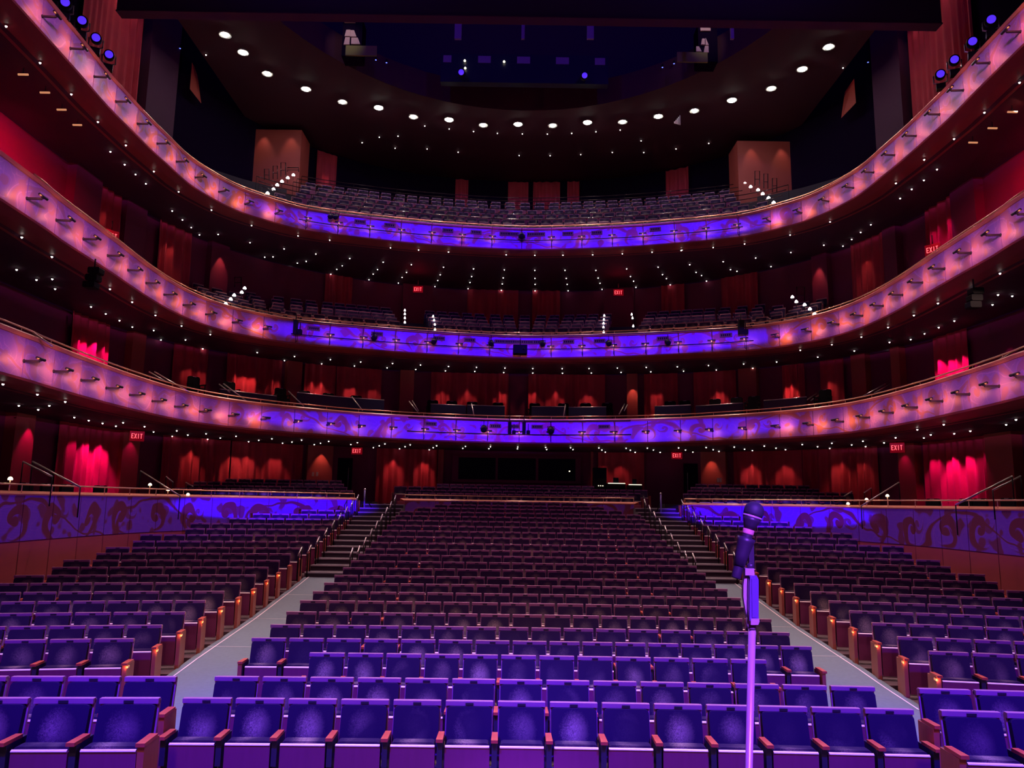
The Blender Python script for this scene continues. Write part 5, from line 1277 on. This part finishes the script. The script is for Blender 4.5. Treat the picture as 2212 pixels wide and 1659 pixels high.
# glinting small lamps in the dark roof
gl = [(643, 72), (674, 84), (718, 102), (812, 128), (835, 134), (1431, 144), (1456, 136), (1536, 118), (1558, 116), (1601, 97), (1875, 133), (745, 190), (757, 193), (768, 194), (389, 103), (1660, 163), (1666, 162), (1671, 160), (1677, 158)]
for i, (px, py) in enumerate(gl):
    z_ = CEIL + .9
    P = at_z(px, py, z_); r = .045 if py != 97 else .09; mb = MB(); mb.lathe([(r, -.03), (r * 1.2, .02), (r, .1)], 10, 1); mb.lathe([(r * .8, -.045), (r * .8, -.031)], 10, 0)
    o = mb.build('roof_spotlight', ['tiny_blue', 'black'], loc=P); tag(o, 'tiny blue-glinting spotlight in the dark roof, %s from the left' % ordn(sorted(g[0] for g in gl).index(px) + 1), 'stage light', 'roof spotlights')
# thin pale tubes drawn in for the edge line of the ceiling opening
for sd, pts_ in (('left', ((740, 143), (770, 155), (800, 165), (840, 169))), ('right', ((1395, 187), (1450, 181), (1500, 171), (1540, 152), (1600, 140), (1690, 108), (1750, 80)))):
    mb = MB(); mb.tube([at_z(x, y, CEIL + 1.2) for x, y in pts_], .018, 5); o = mb.build('opening_edge_tube', 'steel'); tag(o, 'thin pale cable curving under the dark roof on the %s' % sd, 'edging')
# blue fill glow inside the roof void
spot('roof_blue_lamp', (-9, 14, 24.6), (-6, 26, 28), (.10, .01, 1), 1500, 120, 1, .2)
spot('roof_blue_lamp', (9, 14, 24.6), (6, 26, 28), (.10, .01, 1), 1500, 120, 1, .2)

# ------------------------------------------------------------------ microphone and stand in front of the camera
dm = 1.95
base = at_y(1618, 1659, dm); top = at_y(1625, 1345, dm)
dirv = (top - base); foot = base + dirv * ((1.35 - base.z) / dirv.z)
t = empty('microphone_stand', foot); tag(t, 'slim pale microphone stand lit violet at the right foreground', 'microphone stand')
L_ = lambda p: Vector(p) - foot
mb = MB(); mb.tube([Vector((0, 0, .02)), L_(top)], .0088, 14); mb.build('pole', 'stand', t)
mb = MB(); mb.lathe([(.13, 0), (.128, .018), (.02, .03), (.012, .08)], 28); mb.build('base', 'black', t)
c0 = at_y(1622, 1358, dm); c1 = at_y(1624, 1336, dm)
mb = MB(); mb.tube([L_(c0), L_(c1)], .0125, 16); mb.build('collar', 'stand', t)
# side plate: slim bent plate left of the receiver box
def plate(pts, y0, y1, name, m, par, ofs=foot):
    mb = MB(); P0 = [at_y(x, y, y0) - ofs for x, y in pts]; P1 = [at_y(x, y, y0) - ofs + Vector((0, y1 - y0, 0)) for x, y in pts]; n = len(pts)
    mb.faces(P0 + P1, [tuple(range(n))[::-1], tuple(range(n, 2 * n))] + [(i, (i + 1) % n, (i + 1) % n + n, i + n) for i in range(n)]); return mb.build(name, m, par)
plate([(1609, 1243), (1629, 1243), (1636, 1250), (1634, 1345), (1617, 1348), (1611, 1320), (1606, 1290), (1606, 1265)], dm, dm + .014, 'clamp_plate', 'stand', t)
plate([(1620, 1245), (1634, 1243), (1639, 1252), (1639, 1338), (1636, 1341), (1619, 1341)], dm - .02, dm - .002, 'receiver_box', 'pouch', t)
plate([(1624, 1250), (1632, 1249), (1635, 1254), (1635, 1334), (1625, 1334)], dm - .0225, dm - .0201, 'box_face', 'pouch', t)
plate([(1622, 1337), (1640, 1337), (1641, 1343), (1638, 1350), (1622, 1350)], dm - .024, dm + .01, 'lower_catch', 'stand', t)
plate([(1610, 1228), (1629, 1228), (1630, 1243), (1610, 1243)], dm - .012, dm + .012, 'top_hinge', 'stand', t)
mb = MB(); c = at_y(1621, 1223, dm) - foot; mb.lathe([(.009, -.006), (.009, .004), (.004, .008)], 14, M_=Matrix.Translation(c)); mb.build('hinge_knob', 'mic_body', t)
plate([(1619, 1170), (1628, 1165), (1630, 1228), (1618, 1228)], dm, dm + .01, 'clip_arm', 'mic_body', t)
# mic clip (open tapered cup)
hd = at_y(1629, 1102, dm); ft = at_y(1591, 1242, dm); ax = (hd - ft).normalized(); L = (hd - ft).length
def axis_m(p): return Matrix.Translation(p) @ ax.to_track_quat('Z', 'Y').to_matrix().to_4x4()
cup_top = ft + ax * L * .57; cup_bot = ft + ax * L * .14
Mx = axis_m(cup_bot - foot); h = (cup_top - cup_bot).length
mb = MB(); mb.lathe([(.0150, 0), (.0165, h * .4), (.0205, h * .85), (.0225, h), (.0200, h), (.0175, h * .8), (.0140, .001)], 28, M_=Mx); mb.build('clip_cup', 'mic_body', t)
t = empty('microphone', ft); tag(t, 'dark handheld microphone with round grille held in the stand clip', 'microphone')
k = L
Mx = axis_m(Vector((0, 0, 0)))
def prof(a): return [(r, z * k) for r, z in a]
mb = MB(); mb.lathe(prof([(.0001, -.055), (.0105, -.05), (.0118, -.03), (.0120, .05), (.0122, .14)]) + [(.0125, k * .5), (.0135, k * .66), (.0130, k * .70)], 28, M_=Mx); mb.build('handle', 'mic_body', t)
mb = MB(); mb.lathe(prof([(.0130, .70), (.0165, .77), (.0205, .83), (.0225, .88)]), 28, M_=Mx); mb.build('collar', 'mic_body', t)
g = [(.0232, .88), (.0240, .895), (.0232, .91)]
mb = MB(); mb.lathe(prof(g), 28, M_=Mx); mb.build('grille_ring', 'stand', t)
R_ = .0245; z0 = k * .91
gp = [(.0228, z0), (.0242, z0 + .006), (R_, z0 + .012)] + [(R_ * math.cos(a), z0 + .014 + R_ * .92 * math.sin(a)) for a in [PI / 2 * q / 7 for q in range(1, 7)]] + [(.0001, z0 + .014 + R_ * .92)]
mb = MB(); mb.lathe(gp, 32, M_=Mx); mb.build('grille', 'mic_grille', t)
mb = MB(); mb.lathe([(.01385, k * .625), (.0141, k * .64), (.0141, k * .69), (.01385, k * .70)], 28, M_=Mx); mb.build('colour_band', 'label', t)
spot('mic_fill_lamp', (0.6, -2.5, 6.0), (hd.x, hd.y, hd.z), (.32, .08, 1.0), 4200, 16, .6, .1)  # added fill that brightens only the microphone and its stand
